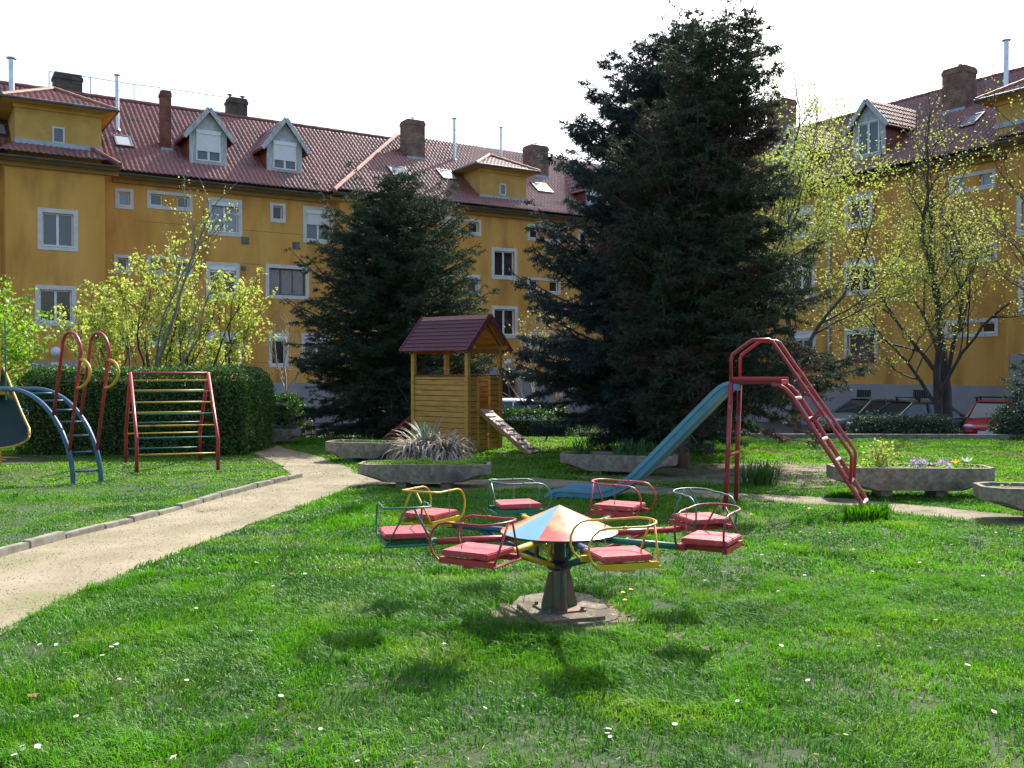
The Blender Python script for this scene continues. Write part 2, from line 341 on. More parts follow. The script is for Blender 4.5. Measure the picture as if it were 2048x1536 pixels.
# kerb along the path
KP = resample(KLi, 240)
def kerb():
    mb = MB(); L = np.concatenate([[0], np.cumsum(np.linalg.norm(np.diff(KP, axis=0), axis=1))]); s = 0; k = 0
    while s < L[-1] - .2:
        e = min(s + random.uniform(.42, .56), L[-1]); a = Vector((np.interp(s + .006, L, KP[:, 0]), np.interp(s + .006, L, KP[:, 1]), 0)); b = Vector((np.interp(e - .006, L, KP[:, 0]), np.interp(e - .006, L, KP[:, 1]), 0))
        h = random.uniform(.04, .07); tl = random.uniform(-.012, .012)
        a.z = h / 2 - .05; b.z = h / 2 - .05 + tl; mb.beam(a, b, .095 + random.uniform(-.008, .008), .12 + h); s = e; k += 1
    o = mb.build('kerb', M_kerb, bevel=.008); o['kind'] = 'structure'
kerb()

# ============================================================ APARTMENT BUILDINGS
class Bld:
    """local x = along the facade, y = inward, z = up; coordinates are relative to the corner C"""
    def __init__(s, name, label, cat, e, C):
        s.e = Vector((e[0], e[1], 0)); s.n = Vector((-e[1], e[0], 0)); s.C = Vector((C[0], C[1], 0))
        s.u0 = s.C.dot(s.e); s.n0 = s.C.dot(s.n); s.roofs = []
        s.root = thing(name, label, cat, (C[0], C[1], 0), math.atan2(e[1], e[0]), world_space=False)
    def hit(s, px, py, w=0.0):
        """pixel -> (u, z) on the vertical plane w metres in front of the facade"""
        d = ray(px, py); t = (s.n0 - w) / (d[0] * s.n.x + d[1] * s.n.y)
        return (d[0] * s.e.x + d[1] * s.e.y) * t - s.u0, EYE + d[2] * t
    def h(s, u, n):
        u = np.asarray(u, float); n = np.asarray(n, float); H = np.full(np.broadcast(u, n).shape, -1e3)
        for (a, b, w, ze, t, zr, hipl, hipr) in s.roofs:
            nr = -w - OV + (zr - ze) / t
            x = np.minimum(ze + t * (n + w + OV), zr - t * (n - nr))
            if hipl: x = np.minimum(x, ze + t * (u - a + OV))
            if hipr: x = np.minimum(x, ze + t * (b + OV - u))
            x = np.where((u < a - OV) | (u > b + OV) | (n < -w - OV), -1e3, x); H = np.maximum(H, x)
        return H
    def rhit(s, px, py):
        d = ray(px, py); ts = np.linspace(30, 75, 4500); P = d[None] * ts[:, None]
        u = P[:, 0] * s.e.x + P[:, 1] * s.e.y - s.u0; n = P[:, 0] * s.n.x + P[:, 1] * s.n.y - s.n0; z = EYE + P[:, 2]
        k = np.nonzero(z < s.h(u, n))[0]
        if len(k) == 0: return None
        k = k[0]; return u[k], n[k], z[k], P[k, 1]
OV = .5
ZG = -0.92

def wall_panel(bd, u0, u1, z0, z1, w, holes, m, name='wall', depth=.24):
    """vertical wall at y=-w with openings and their reveals"""
    us = sorted({u0, u1, *[h[0] for h in holes], *[h[2] for h in holes]}); zs = sorted({z0, z1, *[h[1] for h in holes], *[h[3] for h in holes]})
    us = [x for x in us if u0 <= x <= u1]; zs = [x for x in zs if z0 <= x <= z1]; mb = MB()
    for i in range(len(us) - 1):
        for j in range(len(zs) - 1):
            cu = (us[i] + us[i + 1]) / 2; cz = (zs[j] + zs[j + 1]) / 2
            if any(h[0] < cu < h[2] and h[1] < cz < h[3] for h in holes): continue
            mb.add([(us[i], -w, zs[j]), (us[i + 1], -w, zs[j]), (us[i + 1], -w, zs[j + 1]), (us[i], -w, zs[j + 1])], [(0, 1, 2, 3)])
    for (a, c, b, d) in holes:
        y0, y1 = -w, -w + depth
        mb.add([(a, y0, c), (b, y0, c), (b, y0, d), (a, y0, d), (a, y1, c), (b, y1, c), (b, y1, d), (a, y1, d)], [(0, 4, 5, 1), (1, 5, 6, 2), (2, 6, 7, 3), (3, 7, 4, 0)])
    return mb, name, m

def window(bd, rect, w, kind='double', pane=None, shutter=0.0, trim=.16, frame=None):
    """rect = (u0,z0,u1,z1) outer edge of the painted surround; returns list of holes"""
    u0, z0, u1, z1 = rect; frame = frame or M_frame; pane = pane or G_mid; y = -w; t = trim
    W = MB(); W.cur = 0
    # surround, 25 mm proud
    def ring(mb, a, c, b, d, t, ya, yb):
        mb.bx(a, b, ya, yb, c, c + t); mb.bx(a, b, ya, yb, d - t, d); mb.bx(a, a + t, ya, yb, c + t, d - t); mb.bx(b - t, b, ya, yb, c + t, d - t)
    ring(W, u0, z0, u1, z1, t, y - .028, y + .01)
    o = W.build('window', M_trim, bd.root)
    a, c, b, d = u0 + t, z0 + t, u1 - t, z1 - t; holes = []
    yf = y + .15
    def sash(a, c, b, d, two):
        holes.append((a, c, b, d)); fb = MB(); fw = .055
        ring(fb, a, c, b, d, fw, yf - .03, yf + .03)
        if two: m_ = (a + b) / 2; fb.bx(m_ - .045, m_ + .045, yf - .035, yf + .028, c + fw, d - fw)
        fb.bx(a - .02, b + .02, y - .05, y + .12, c - .02, c + .02)
        fb.build('frame', frame, o)
        pb = MB()
        pb.bx(a + fw - .005, b - fw + .005, yf + .004, yf + .012, c + fw - .005, d - fw + .005); pb.build('pane', pane, o)
        if shutter:
            sb = MB(); sb.bx(a + .01, b - .01, y - .02, y + .10, d - .17, d); hgt = (d - c - .17) * shutter
            if shutter > .05:
                k = int(hgt / .05) + 1
                for q in range(k):
                    zt = d - .17 - q * hgt / k; sb.bx(a + .03, b - .03, y + .06, y + .074, zt - hgt / k + .004, zt)
            sb.build('shutter', M_shut, o)
    if kind in ('double', 'single'): sash(a, c, b, d, kind == 'double')
    elif kind == 'pair':
        sw = (b - a) * .31; sash(a, c, a + sw, d, False); sash(b - sw, c, b, d, False)
    elif kind == 'wide':
        holes.append((a, c, b, d)); fb = MB(); ring(fb, a, c, b, d, .06, yf - .03, yf + .03); q = a + (b - a) * .33; fb.bx(q - .04, q + .04, yf - .03, yf + .03, c + .06, d - .06); q = a + (b - a) * .66; fb.bx(q - .02, q + .02, yf - .03, yf + .03, c + .06, d - .06)
        fb.build('frame', M_dkframe, o); pb = MB(); pb.bx(a + .055, b - .055, yf + .004, yf + .012, c + .055, d - .055); pb.build('pane', G_curt, o)
    return holes

def tile_roof(bd, u0, u1, n0, n1, name='roof'):
    TW, CL = .215, .30; spu = 6
    us = np.arange(u0, u1, TW / spu); ks = np.arange(int((n1 - n0) / CL) + 1)
    rows = []
    for k in ks: rows += [(n0 + k * CL, .0), (n0 + (k + 1) * CL - .004, 1.0)]
    ns = np.array([r[0] for r in rows]); fr = np.array([r[1] for r in rows])
    U, Nn = np.meshgrid(us, ns); H = bd.h(U, Nn); ok = H > -100; ph = U / TW
    corr = .052 * np.abs(np.sin(math.pi * ph)) ** .8
    lift = (1 - fr)[:, None] * .058
    crs = (np.arange(len(ns)) // 2)[:, None]
    jit = (vn(np.floor(ph) * .77 + .3, crs * 1.31 + .1 + 0 * ph) - .5) * .022
    Z = np.where(ok, H + corr + lift + jit, 0)
    V = np.stack([U, Nn, Z], -1).reshape(-1, 3); nu = len(us)
    i = (np.arange(len(ns) - 1)[:, None] * nu + np.arange(nu - 1)[None]).ravel(); okf = ok.ravel()
    g = okf[i] & okf[i + 1] & okf[i + nu] & okf[i + nu + 1]; i = i[g]
    return mesh_np(name, V, quads=np.stack([i, i + 1, i + nu + 1, i + nu], 1), material=M_tile, parent=bd.root)

def eaves(bd, a, b, w, ze, ends=(False, False)):
    """soffit board and half-round gutter along one eave"""
    sb = MB(); sb.bx(a, b, -w - OV + .02, -w + .01, ze - .16, ze - .11); sb.bx(a, b, -w - OV + .02, -w - OV + .05, ze - .16, ze + .0)
    sb.bx(a, b, -w - .16, -w - .003, ze - .34, ze - .162); sb.build('soffit', M_soffit, bd.root)
    g = MB(); y = -w - OV - .06; n = 8; ring = []
    for k in range(n + 1):
        t = math.pi * k / n; ring.append((y - .075 * math.cos(t), ze - .02 - .075 * math.sin(t)))
    V = []; Fc = []
    for x in (a - .05, b + .05):
        for (yy, zz) in ring: V.append((x, yy, zz))
        for (yy, zz) in reversed(ring): V.append((x, y + (yy - y) * .88, ze - .02 + (zz - ze + .02) * .88))
    m = len(ring) * 2
    for k in range(m): Fc.append((k, (k + 1) % m, m + (k + 1) % m, m + k))
    g.add(V, Fc); g.build('gutter', M_gut, bd.root, smooth=False)

def chimney(bd, px0, px1, pytop, pybase, m, depth=.55, caps=1, cap_band=True, nbase=None):
    mid = (px0 + px1) / 2; r = bd.rhit(mid, pybase)
    if r is None: return
    u, n, z, Y = r; w = -n
    a, zt = bd.hit(px0, pytop, w); b, _ = bd.hit(px1, pytop, w); zt = bd.hit(mid, pytop, w)[1]
    mb = MB(); mb.bx(a, b, n, n + depth, z - .5, zt - .06); 
    mb.bx(a - .03, b + .03, n - .03, n + depth + .03, zt - .28, zt - .12); mb.bx(a + .02, b - .02, n + .02, n + depth - .02, zt - .10, zt)
    o = mb.build('chimney', m, bd.root)
    fl = MB(); fl.bx(a - .05, b + .05, n - .05, n + .01, z - .02, z + .16); fl.build('flashing', M_flash, o)
    if caps:
        cb = MB()
        for k in range(caps):
            x = a + (b - a) * (k + .5) / caps; cb.tube([(x, n + depth / 2, zt - .1), (x, n + depth / 2, zt + .12)], .06, 8); cb.lathe([(.0, .26), (.13, .20), (.0, .19)], (x, n + depth / 2, zt - .02), 8)
        cb.build('cowl', M_gut, o)
def flue(bd, px, pytop, pybase, r=.085):
    h = bd.rhit(px, pybase)
    if h is None: return
    u, n, z, Y = h; zt = bd.hit(px, pytop, -n)[1]; mb = MB(); mb.tube([(u, n, z - .4), (u, n, zt - .1)], r, 12)
    for q in (.35, .7): mb.tube([(u, n, z + (zt - z) * q), (u, n, z + (zt - z) * q + .06)], r * 1.12, 12)
    mb.lathe([(.0, .0), (r * 1.7, -.03), (r * 1.7, -.07), (r, -.09)], (u, n, zt), 12); mb.lathe([(r * 1.6, 0), (r, .1)], (u, n, z + .02), 12)
    mb.build('flue_pipe', M_steel, bd.root, smooth=False)
def skylight(bd, px0, px1, py0, py1):
    h = bd.rhit((px0 + px1) / 2, (py0 + py1) / 2)
    if h is None: return
    u, n, z, Y = h; a = bd.hit(px0, (py0 + py1) / 2, -n)[0]; b = bd.hit(px1, (py0 + py1) / 2, -n)[0]; hw = (b - a) / 2 * .92
    t = .75; ax = (Vector((1, 0, 0)), Vector((0, 1, t)).normalized(), Vector((0, -t, 1)).normalized()); c = Vector((u, n, z)) + ax[2] * .08; L = 1.05
    fr = MB(); f = .07
    for sgn in (-1, 1): fr.box(c + ax[0] * sgn * (hw - f / 2), (f, L, .12), ax); fr.box(c + ax[1] * sgn * (L / 2 - f / 2), (hw * 2 - 2 * f, f, .118), ax)
    o = fr.build('skylight', M_gut, bd.root); p = MB(); p.box(c + ax[2] * .03, (2 * hw - 2 * f + .01, L - 2 * f + .01, .012), ax); p.build('pane', G_sky, o)

def dormer(bd, px0, px1, pybot, pyeave, pypeak, shutter=.6, rpx=None):
    """front face px0..px1 wide, bottom row, eave row and peak row"""
    mid = (px0 + px1) / 2; h = bd.rhit(mid, pybot)
    if h is None: return
    u, n, z, Y = h; a = bd.hit(px0, pybot, -n)[0]; b = bd.hit(px1, pybot, -n)[0]; zb = z; ze = bd.hit(mid, pyeave, -n)[1]; zp = bd.hit(mid, pypeak, -n)[1]
    hw = (b - a) / 2; c = (a + b) / 2; t = .75; lm = hw * .20
    cheek = MB(); dl = (zp - zb) / t + .3
    wt, wb = ze + .02, zb + .10
    # front board frame with opening
    oa, ob, oc, od = c - hw * .66, c + hw * .66, zb + .18, zb + .18 + (ze - zb) * .96
    cheek.bx(a, oa, n, n + .06, zb, ze); cheek.bx(ob, b, n, n + .06, zb, ze); cheek.bx(oa, ob, n, n + .06, zb, oc)
    cheek.prism([(a, n, ze), (b, n, ze), (c, n, zp - .06)], (0, 0, 0), (0, .06, 0))
    if od < ze: cheek.bx(oa, ob, n, n + .06, od, ze)
    o = cheek.build('dormer', M_dorm, bd.root)
    sd = MB(); sd.add([(a, n + .06, zb), (a, n + .06, ze), (a, n + dl, ze), (b, n + .06, zb), (b, n + .06, ze), (b, n + dl, ze)], [(0, 1, 2), (3, 5, 4)]); sd.build('cheek', M_tile, o)
    # gabled roof with overhang
    rf = MB(); oh = .28; sl = (zp - ze) / hw; th = .07
    for sg in (-1, 1):
        p0 = Vector((c, n - .22, zp)); p1 = Vector((c + sg * (hw + oh), n - .22, zp - sl * (hw + oh)))
        nn = Vector((sg * sl, 0, 1)).normalized() * th; dv = Vector((0, dl + .4, 0))
        V = [p0, p1, p1 + nn, p0 + Vector((0, 0, th * 1.2))]; rf.add([*V, *[q + dv for q in V]], [(0, 1, 2, 3), (7, 6, 5, 4), (0, 4, 5, 1), (1, 5, 6, 2), (2, 6, 7, 3), (3, 7, 4, 0)])
    rf.build('roof', M_tile, o)
    tl = MB()
    for sg in (-1, 1):
        nx_ = int((dl + .2) / .036); ncs = 5; Lx = hw + oh; V = []
        for c2 in range(ncs):
            for fr_ in (0., 1.):
                x_ = Lx * (c2 + (fr_ * .99 if True else 0)) / ncs
                for q in range(nx_): V.append((c + sg * x_, n - .2 + q * .036, zp + .085 - sl * x_ + .045 * abs(math.sin(math.pi * q / 6)) + .05 * fr_))
        tl.add(V, [(j * nx_ + q, j * nx_ + q + 1, (j + 1) * nx_ + q + 1, (j + 1) * nx_ + q) for j in range(2 * ncs - 1) for q in range(nx_ - 1)])
    tl.build('roof_tiles', M_tile, o)
    vb = MB()
    for sg in (-1, 1):
        p0 = Vector((c, n - .24, zp + .06)); p1 = Vector((c + sg * (hw + oh), n - .24, zp + .06 - sl * (hw + oh))); vb.beam(p0, p1, .04, .20, up=Vector((0, 0, 1)))
    vb.build('bargeboard', M_dorm, o)
    fb = MB(); fw = .06; y0, y1 = n + .0, n + .05
    od = min(od, zp - .3)
    fb.bx(oa, ob, y0 - .03, y1, oc, oc + fw); fb.bx(oa, ob, y0 - .03, y1, od - fw, od); fb.bx(oa, oa + fw, y0 - .03, y1, oc + fw, od - fw); fb.bx(ob - fw, ob, y0 - .03, y1, oc + fw, od - fw); fb.bx(c - .05, c + .05, y0 - .02, y1, oc + fw, od - fw)
    fb.build('frame', M_frame, o); pb = MB(); pb.bx(oa + .05, ob - .05, n + .02, n + .03, oc + .05, od - .05); pb.build('pane', G_mid, o)
    if shutter:
        sb = MB(); sb.bx(oa, ob, n - .09, n - .031, od - .16, od + .02); hg = (od - oc) * shutter; k = int(hg / .055)
        for q in range(k): zt = od - .16 - q * .055; sb.bx(oa + .03, ob - .03, n - .05, n - .035, zt - .051, zt)
        sb.build('shutter', M_shut, o)

def tower(bd, ua, ub, n, ztop, depth, win=None, zbase=None):
    """attic stair tower with hipped roof"""
    zb = float(bd.h((ua + ub) / 2, n)); wl_ = MB(); wl_.bx(ua, ub, n, n + depth, zb - .5, ztop); o = wl_.build('stair_tower', M_stucco2, bd.root)
    fl = MB(); fl.bx(ua - .04, ub + .04, n - .06, n + .01, zb - .02, zb + .17); fl.build('flashing', M_flash, o)
    OVt = .5; c = (ua + ub) / 2; y0, y1 = n - OVt, n + depth; rise = .62 * ((ub - ua) / 2 + OVt); zz = ztop + .02
    TW = .215; us = np.arange(ua - OVt, ub + OVt + .01, TW / 5); k = int((y1 + 1.5 - y0) / .3)
    rows = []; 
    for q in range(k): rows += [(y0 + q * .3, 1.), (y0 + (q + 1) * .3 - .004, 0.)]
    ns = np.array([r[0] for r in rows]); fr = np.array([r[1] for r in rows]); U, Nn = np.meshgrid(us, ns)
    tt = .5; H = zz + tt * np.minimum(np.minimum(U - (ua - OVt), (ub + OVt) - U), Nn - y0)
    Z = H + .03 * np.abs(np.sin(math.pi * U / TW)) ** .8 + fr[:, None] * .035
    V = np.stack([U, Nn, Z], -1).reshape(-1, 3); nu = len(us); i = (np.arange(len(ns) - 1)[:, None] * nu + np.arange(nu - 1)[None]).ravel()
    mesh_np('tower_roof', V, quads=np.stack([i, i + 1, i + nu + 1, i + nu], 1), material=M_tile, parent=bd.root).parent = o
    s = MB(); s.bx(ua - OVt, ub + OVt, y0, y1 + .9, ztop - .04, ztop + .01); s.bx(ua - .08, ub + .08, n - .08, n - .002, ztop - .22, ztop - .042); s.build('soffit', M_stucco2, o)
    g = MB(); g.tube([(ua - OVt - .05, y0 - .05, zz), (ub + OVt + .05, y0 - .05, zz)], .06, 8); g.tube([(ua - OVt - .05, y0 - .05, zz), (ua - OVt - .05, y1, zz)], .06, 8); g.tube([(ub + OVt + .05, y0 - .05, zz), (ub + OVt + .05, y1, zz)], .06, 8); g.build('gutter', M_gut, o)
    # ridge tiles on the two hips
    hb = MB(); hm = (ub - ua) / 2 + OVt
    for sx in (-1, 1):
        p0 = Vector((c + sx * hm, y0, zz + .05)); p1 = Vector((c, y0 + hm, zz + tt * hm + .07)); hb.tube([p0 + (p1 - p0) * q / 12 + Vector((0, 0, .012 * (q % 2))) for q in range(13)], .085, 8)
    hb.build('hip_tiles', M_hip, o)
    if win:
        x, z0_, ww, hh = win; f = MB(); 
        f.bx(x - ww / 2, x + ww / 2, n - .03, n - .002, z0_, z0_ + .07); f.bx(x - ww / 2, x + ww / 2, n - .03, n - .002, z0_ + hh - .07, z0_ + hh); f.bx(x - ww / 2, x - ww / 2 + .07, n - .03, n - .002, z0_ + .07, z0_ + hh - .07); f.bx(x + ww / 2 - .07, x + ww / 2, n - .03, n - .002, z0_ + .07, z0_ + hh - .07)
        f.build('frame', M_trim, o); p = MB(); p.bx(x - ww / 2 + .06, x + ww / 2 - .06, n - .015, n - .004, z0_ + .06, z0_ + hh - .06); p.build('pane', G_mid, o)

def railing(bd, pts, n, name='roof_railing'):
    """pts: list of (px, pytop, pybottom)"""
    mb = MB(); P = []
    for (px, pt, pb_) in pts:
        u, zt = bd.hit(px, pt, -n); _, zb = bd.hit(px, pb_, -n); mb.tube([(u, n, zb - .3), (u, n, zt)], .02, 5); P.append((u, n, zt, zb))
    mb.tube([(p[0], n, p[2]) for p in P], .017, 5); mb.tube([(p[0], n, p[3] + .06) for p in P], .015, 5)
    mb.build(name, M_gut, bd.root)
def ridge_tiles(bd, u0, u1, n, z):
    mb = MB(); k = int((u1 - u0) / .38)
    mb.tube([(u0 + (u1 - u0) * q / k, n, z + .04 + .015 * (q % 2)) for q in range(k + 1)], .12, 8); mb.build('ridge_tiles', M_tile, bd.root)
def diag_tiles(bd, p0, p1, m=None):
    p0 = Vector(p0); p1 = Vector(p1); k = int((p1 - p0).length / .36); mb = MB(); mb.tube([p0 + (p1 - p0) * q / k + Vector((0, 0, .015 * (q % 2))) for q in range(k + 1)], .11, 8); mb.build('hip_tiles', m or M_hip, bd.root)
def downpipe(bd, px, pt, pb_, w, bend=None):
    u, zt = bd.hit(px, pt, w); _, zb = bd.hit(px, pb_, w); y = -w - .10; mb = MB()
    mb.tube([(u, -w - OV - .05, zt + .1), (u, -w - OV - .05, zt - .12), (u, y - .02, zt - .62), (u, y, zt - .8), (u, y, zb)], .055, 10)
    z = zt - 1
    while z > zb: mb.tube([(u, y, z), (u, y, z + .05)], .065, 10); z -= 2.2
    mb.build('downpipe', M_zinc, bd.root)
def vent(bd, px, py, w, s=.32):
    u, z = bd.hit(px, py, w); mb = MB(); mb.bx(u - s / 2, u + s / 2, -w - .07, -w - .002, z - s / 2, z + s / 2)
    for k in range(4): mb.bx(u - s / 2 + .03, u + s / 2 - .03, -w - .085, -w - .0705, z - s / 2 + .04 + k * s * .23, z - s / 2 + .065 + k * s * .23)
    mb.build('vent', M_gut, bd.root)
def grooves(bd, u0, u1, zs_, w):
    pass

def groove(bd, x0, x1, px, py, w):
    z = bd.hit(px, py, w)[1]; mb = MB(); mb.bx(bd.hit(x0, py, w)[0], bd.hit(x1, py, w)[0], -w - .004, -w - .0005, z - .012, z + .012); mb.build('groove', M_soffit, bd.root)
# ---- geometry of the court: two wings at right angles
e1 = Vector((.843, .538, 0)).normalized(); e2 = Vector((e1.y, -e1.x, 0))
n1 = 42.77; n2 = 34.7
corner = Vector((-e1.y * n1 + e1.x * n2, e1.x * n1 + e1.y * n2, 0))
ZE, ZR, TT = 9.82, 14.40, .75

# ------------------------- left wing
BL = Bld('apartment_building', 'long ochre apartment block with red tiled roof running across the left and middle', 'building', (e1.x, e1.y), (corner.x - e1.x * 34.6, corner.y - e1.y * 34.6))
uL = lambda px, w=0: BL.hit(px, 600, w)[0]
wl0, wl1 = uL(12, 1.3), uL(211, 1.3); wW = 1.3
wc0, wc1 = uL(681, .9), 40.0; wC = .9
uend = 34.6
BL.roofs = [(-8, uend + 11, 0, ZE, TT, ZR, False, False), (wl0, wl1, wW, ZE, TT, ZR + .1, True, True), (wc0, wc1, wC, ZE, TT, ZR + .12, True, False)]
WL = [  # px x0,y0,x1,y1, kind, pane, shutter
    (230, 377, 267, 418, 'single', G_blue, 0), (294, 384, 385, 420, 'pair', G_mid, 0), (415, 397, 484, 472, 'double', G_blue, .02), (540, 406, 571, 445, 'single', G_dcurt, 0), (606, 414, 668, 487, 'double', G_mid, .42),
    (228, 509, 263, 547, 'single', G_dark, 0), (294, 513, 385, 550, 'pair', G_dark, 0), (412, 525, 479, 600, 'double', G_dark, .1), (531, 530, 618, 598, 'wide', None, 0), 
    (228, 652, 263, 692, 'single', G_dark, 0), (294, 654, 385, 692, 'pair', G_dark, 0), (412, 664, 484, 736, 'double', G_dark, .08), (538, 665, 577, 735, 'single', G_dark, .08), (603, 667, 666, 736, 'double', G_mid, .1)]
WW = [(75, 418, 156, 501, 'double', G_mid, 0), (70, 571, 153, 652, 'double', G_dark, 0)]
WC = [(722, 419, 776, 489, 'double', G_mid, 0), (889, 436, 962, 469, 'pair', G_dark, 0), (1055, 450, 1120, 483, 'pair', G_dark, 0), (1156, 463, 1215, 494, 'pair', G_dark, 0),
      (983, 496, 1034, 559, 'double', G_dark, 0), (722, 540, 776, 604, 'double', G_dark, 0), (885, 548, 960, 590, 'pair', G_mid, 0), (1055, 556, 1121, 588, 'pair', G_dark, 0), (1160, 560, 1212, 622, 'double', G_blue, .2),
      (983, 612, 1035, 676, 'double', G_dark, 0), (722, 662, 776, 725, 'double', G_dark, 0), (890, 660, 960, 695, 'pair', G_dark, 0), (1058, 665, 1121, 697, 'pair', G_dark, 0)]
def do_windows(bd, L, w):
    holes = []
    for (x0, y0, x1, y1, kind, pane, sh) in L:
        xm = (x0 + x1) / 2; ym = (y0 + y1) / 2
        a = bd.hit(x0, ym, w)[0]; b = bd.hit(x1, ym, w)[0]; zt = bd.hit(xm, y0, w)[1]; zb = bd.hit(xm, y1, w)[1]
        holes += window(bd, (a, zb, b, zt), w, kind, pane, sh, trim=.14 if kind in ('pair', 'single') else .17)
    return holes
ZP = BL.hit(540, 766)[1]
hl = do_windows(BL, WL, 0); hw_ = do_windows(BL, WW, wW); hc = do_windows(BL, WC, wC)
# front door of the middle block
dA, dB = BL.hit(1000, 760, wC)[0], BL.hit(1034, 760, wC)[0]; dT = BL.hit(1017, 741, wC)[1]
hc.append((dA, ZG + .35, dB, dT))
def walls(bd, segs, ztop):
    """segs: (u0,u1,w,holes)"""
    W = MB()
    for (a, b, w, holes) in segs:
        mb, _, _ = wall_panel(bd, a, b, ZP, ztop, w, holes, None); W.add(mb.v, mb.f)
        bx = MB(); bx.add([(a, -w, ZP), (a, .0 if w else 10.9, ZP), (a, .0 if w else 10.9, ztop), (a, -w, ztop)], [(0, 1, 2, 3)]); bx.add([(b, -w, ZP), (b, .0 if w else 10.9, ZP), (b, .0 if w else 10.9, ztop), (b, -w, ztop)], [(0, 3, 2, 1)]); W.add(bx.v, bx.f)
    return W
segsL = [(-8, uend, 0, hl), (wl0, wl1, wW, hw_), (wc0, uend + 0.0, wC, [h for h in hc if h[1] > ZP])]
segsL = [(-8, uend, 0, hl), (wl0, wl1, wW, hw_), (wc0, uend - wC, wC, hc)]
W = walls(BL, segsL, ZE - .11)
W.add([(-8, 10.9, ZG - .2), (uend + 10, 10.9, ZG - .2), (uend + 10, 10.9, ZE), (-8, 10.9, ZE)], [(0, 3, 2, 1)])
W.build('wall', M_stucco, BL.root)
pl = MB(); pl.bx(-8, wl0 + .02, -.03, 10.9, ZG - .3, ZP); pl.bx(wl0 - .02, wl1 + .02, -wW - .03, .5, ZG - .3, ZP); pl.bx(wl1 + .02, wc0 - .02, -.03, 8, ZG - .3, ZP)
pl.bx(wc0 - .02, dA, -wC - .03, .5, ZG - .3, ZP); pl.bx(dB, uend, -wC - .03, .5, ZG - .3, ZP); pl.build('plinth', M_plinth, BL.root)
# door, surround, lamp and number plate
dd = MB(); dd.bx(dA, dB, -wC + .25, -wC + .3, ZG, dT); do_ = dd.build('door', mat('door_dark', (.035, .012, .02), None, .4), BL.root)
ds = MB(); sa = BL.hit(976, 760, wC)[0]; sb_ = BL.hit(1046, 760, wC)[0]; ds.bx(sa, dA, -wC - .05, -wC - .002, ZG, dT + .18); ds.bx(dB, sb_, -wC - .05, -wC - .002, ZG, dT + .18); ds.bx(dA, dB, -wC - .05, -wC - .002, dT, dT + .18); ds.build('door_surround', M_plinth, BL.root)
def globe(bd, px, py, w, r=.17):
    u, z = bd.hit(px, py, w); mb = MB(); mb.ball((u, -w - .28, z), r, 16, 10); o = mb.build('wall_lamp', M_lamp, bd.root, smooth=True); b = MB(); b.tube([(u, -w, z + .16), (u, -w - .28, z + .18), (u, -w - .28, z + r - .02)], .025, 6); b.build('bracket', M_gut, o)
globe(BL, 1011, 724, wC, .18); globe(BL, 110, 704, wW, .21)
def number_plate(bd, px, py, w, txt, hgt=.2):
    u, z = bd.hit(px, py, w); mb = MB(); mb.bx(u - hgt * .85, u + hgt * .85, -w - .075, -w - .052, z - hgt * .6, z + hgt * .6); o = mb.build('number_sign', M_sign, bd.root)
    c = bpy.data.curves.new('digits', 'FONT'); c.body = txt; c.size = hgt * 1.25; c.align_x = 'CENTER'; c.align_y = 'CENTER'; c.extrude = .003
    t = bpy.data.objects.new('digits_tmp', c); COL.objects.link(t); bpy.context.view_layer.update()
    me = bpy.data.meshes.new_from_object(t.evaluated_get(bpy.context.evaluated_depsgraph_get())); bpy.data.objects.remove(t)
    me.transform(Matrix.Translation((u, -w - .08, z)) @ Matrix.Rotation(math.pi / 2, 4, 'X')); me.materials.clear(); me.materials.append(M_black)
    d = bpy.data.objects.new('digits', me); COL.objects.link(d); d.parent = o
number_plate(BL, 1009, 735, wC, '14', .26)
# plain grey surround of the left stair door
ls = MB(); a_, b_ = BL.hit(58, 760, wW)[0], BL.hit(162, 760, wW)[0]; zt_ = BL.hit(100, 722, wW)[1]; ls.bx(a_, b_, -wW - .06, -wW - .002, ZG, zt_); ls.build('door_surround', M_plinth, BL.root)
ld = MB(); c_ = (a_ + b_) / 2; ld.bx(c_ - .7, c_ + .7, -wW - .09, -wW - .0605, ZG, ZG + 2.2); ld.build('door', MATS['door_dark'], BL.root)
ub = MB(); pu, pz = BL.hit(72, 724, wW); ub.bx(c_ - .15, c_ + .15, -wW - .08, -wW - .0605, zt_ - .3, zt_ - .06); ub.build('number_sign', M_sign, BL.root)
tile_roof(BL, -8.4, uend + 11, -wW - OV - .02, 11.6)
eaves(BL, wl1 + .5, wc0 - .5, 0, ZE); eaves(BL, -8, wl0 - .5, 0, ZE); eaves(BL, wl0 - .5, wl1 + .5, wW, ZE); eaves(BL, wc0 - .5, uend - wC - .5, wC, ZE)
rn = -OV + (ZR - ZE) / TT
ridge_tiles(BL, -8, uend + 5, rn, ZR)
diag_tiles(BL, (wc0 - OV, -wC - OV, ZE + .06), (wc0 - OV + (ZR - ZE) / TT, -wC - OV + (ZR - ZE) / TT, ZR + .08))
diag_tiles(BL, (wl1 + OV, -wW - OV, ZE + .06), (wl1 + OV - 1.6, -wW - OV + 1.6, ZE + 1.2 + .06), M_tile)
# side of the middle block: eaves return
sr = MB(); sr.bx(wc0 - OV, wc0 - .003, -wC - OV + .02, -OV, ZE - .16, ZE - .11); sr.build('soffit', M_soffit, BL.root)
downpipe(BL, 668, 395, 760, .0)
for p in [(490, 481), (592, 491)]: vent(BL, p[0], p[1], 0)
vent(BL, 487, 537, 0, .18)
for gx0, gx1, gx, gy in ((268, 411, 340, 447), (486, 604, 550, 465), (486, 529, 500, 528), (620, 660, 640, 536), (486, 660, 550, 592), (486, 536, 510, 664), (579, 602, 590, 664), (486, 536, 510, 725)): groove(BL, gx0, gx1, gx, gy, 0)
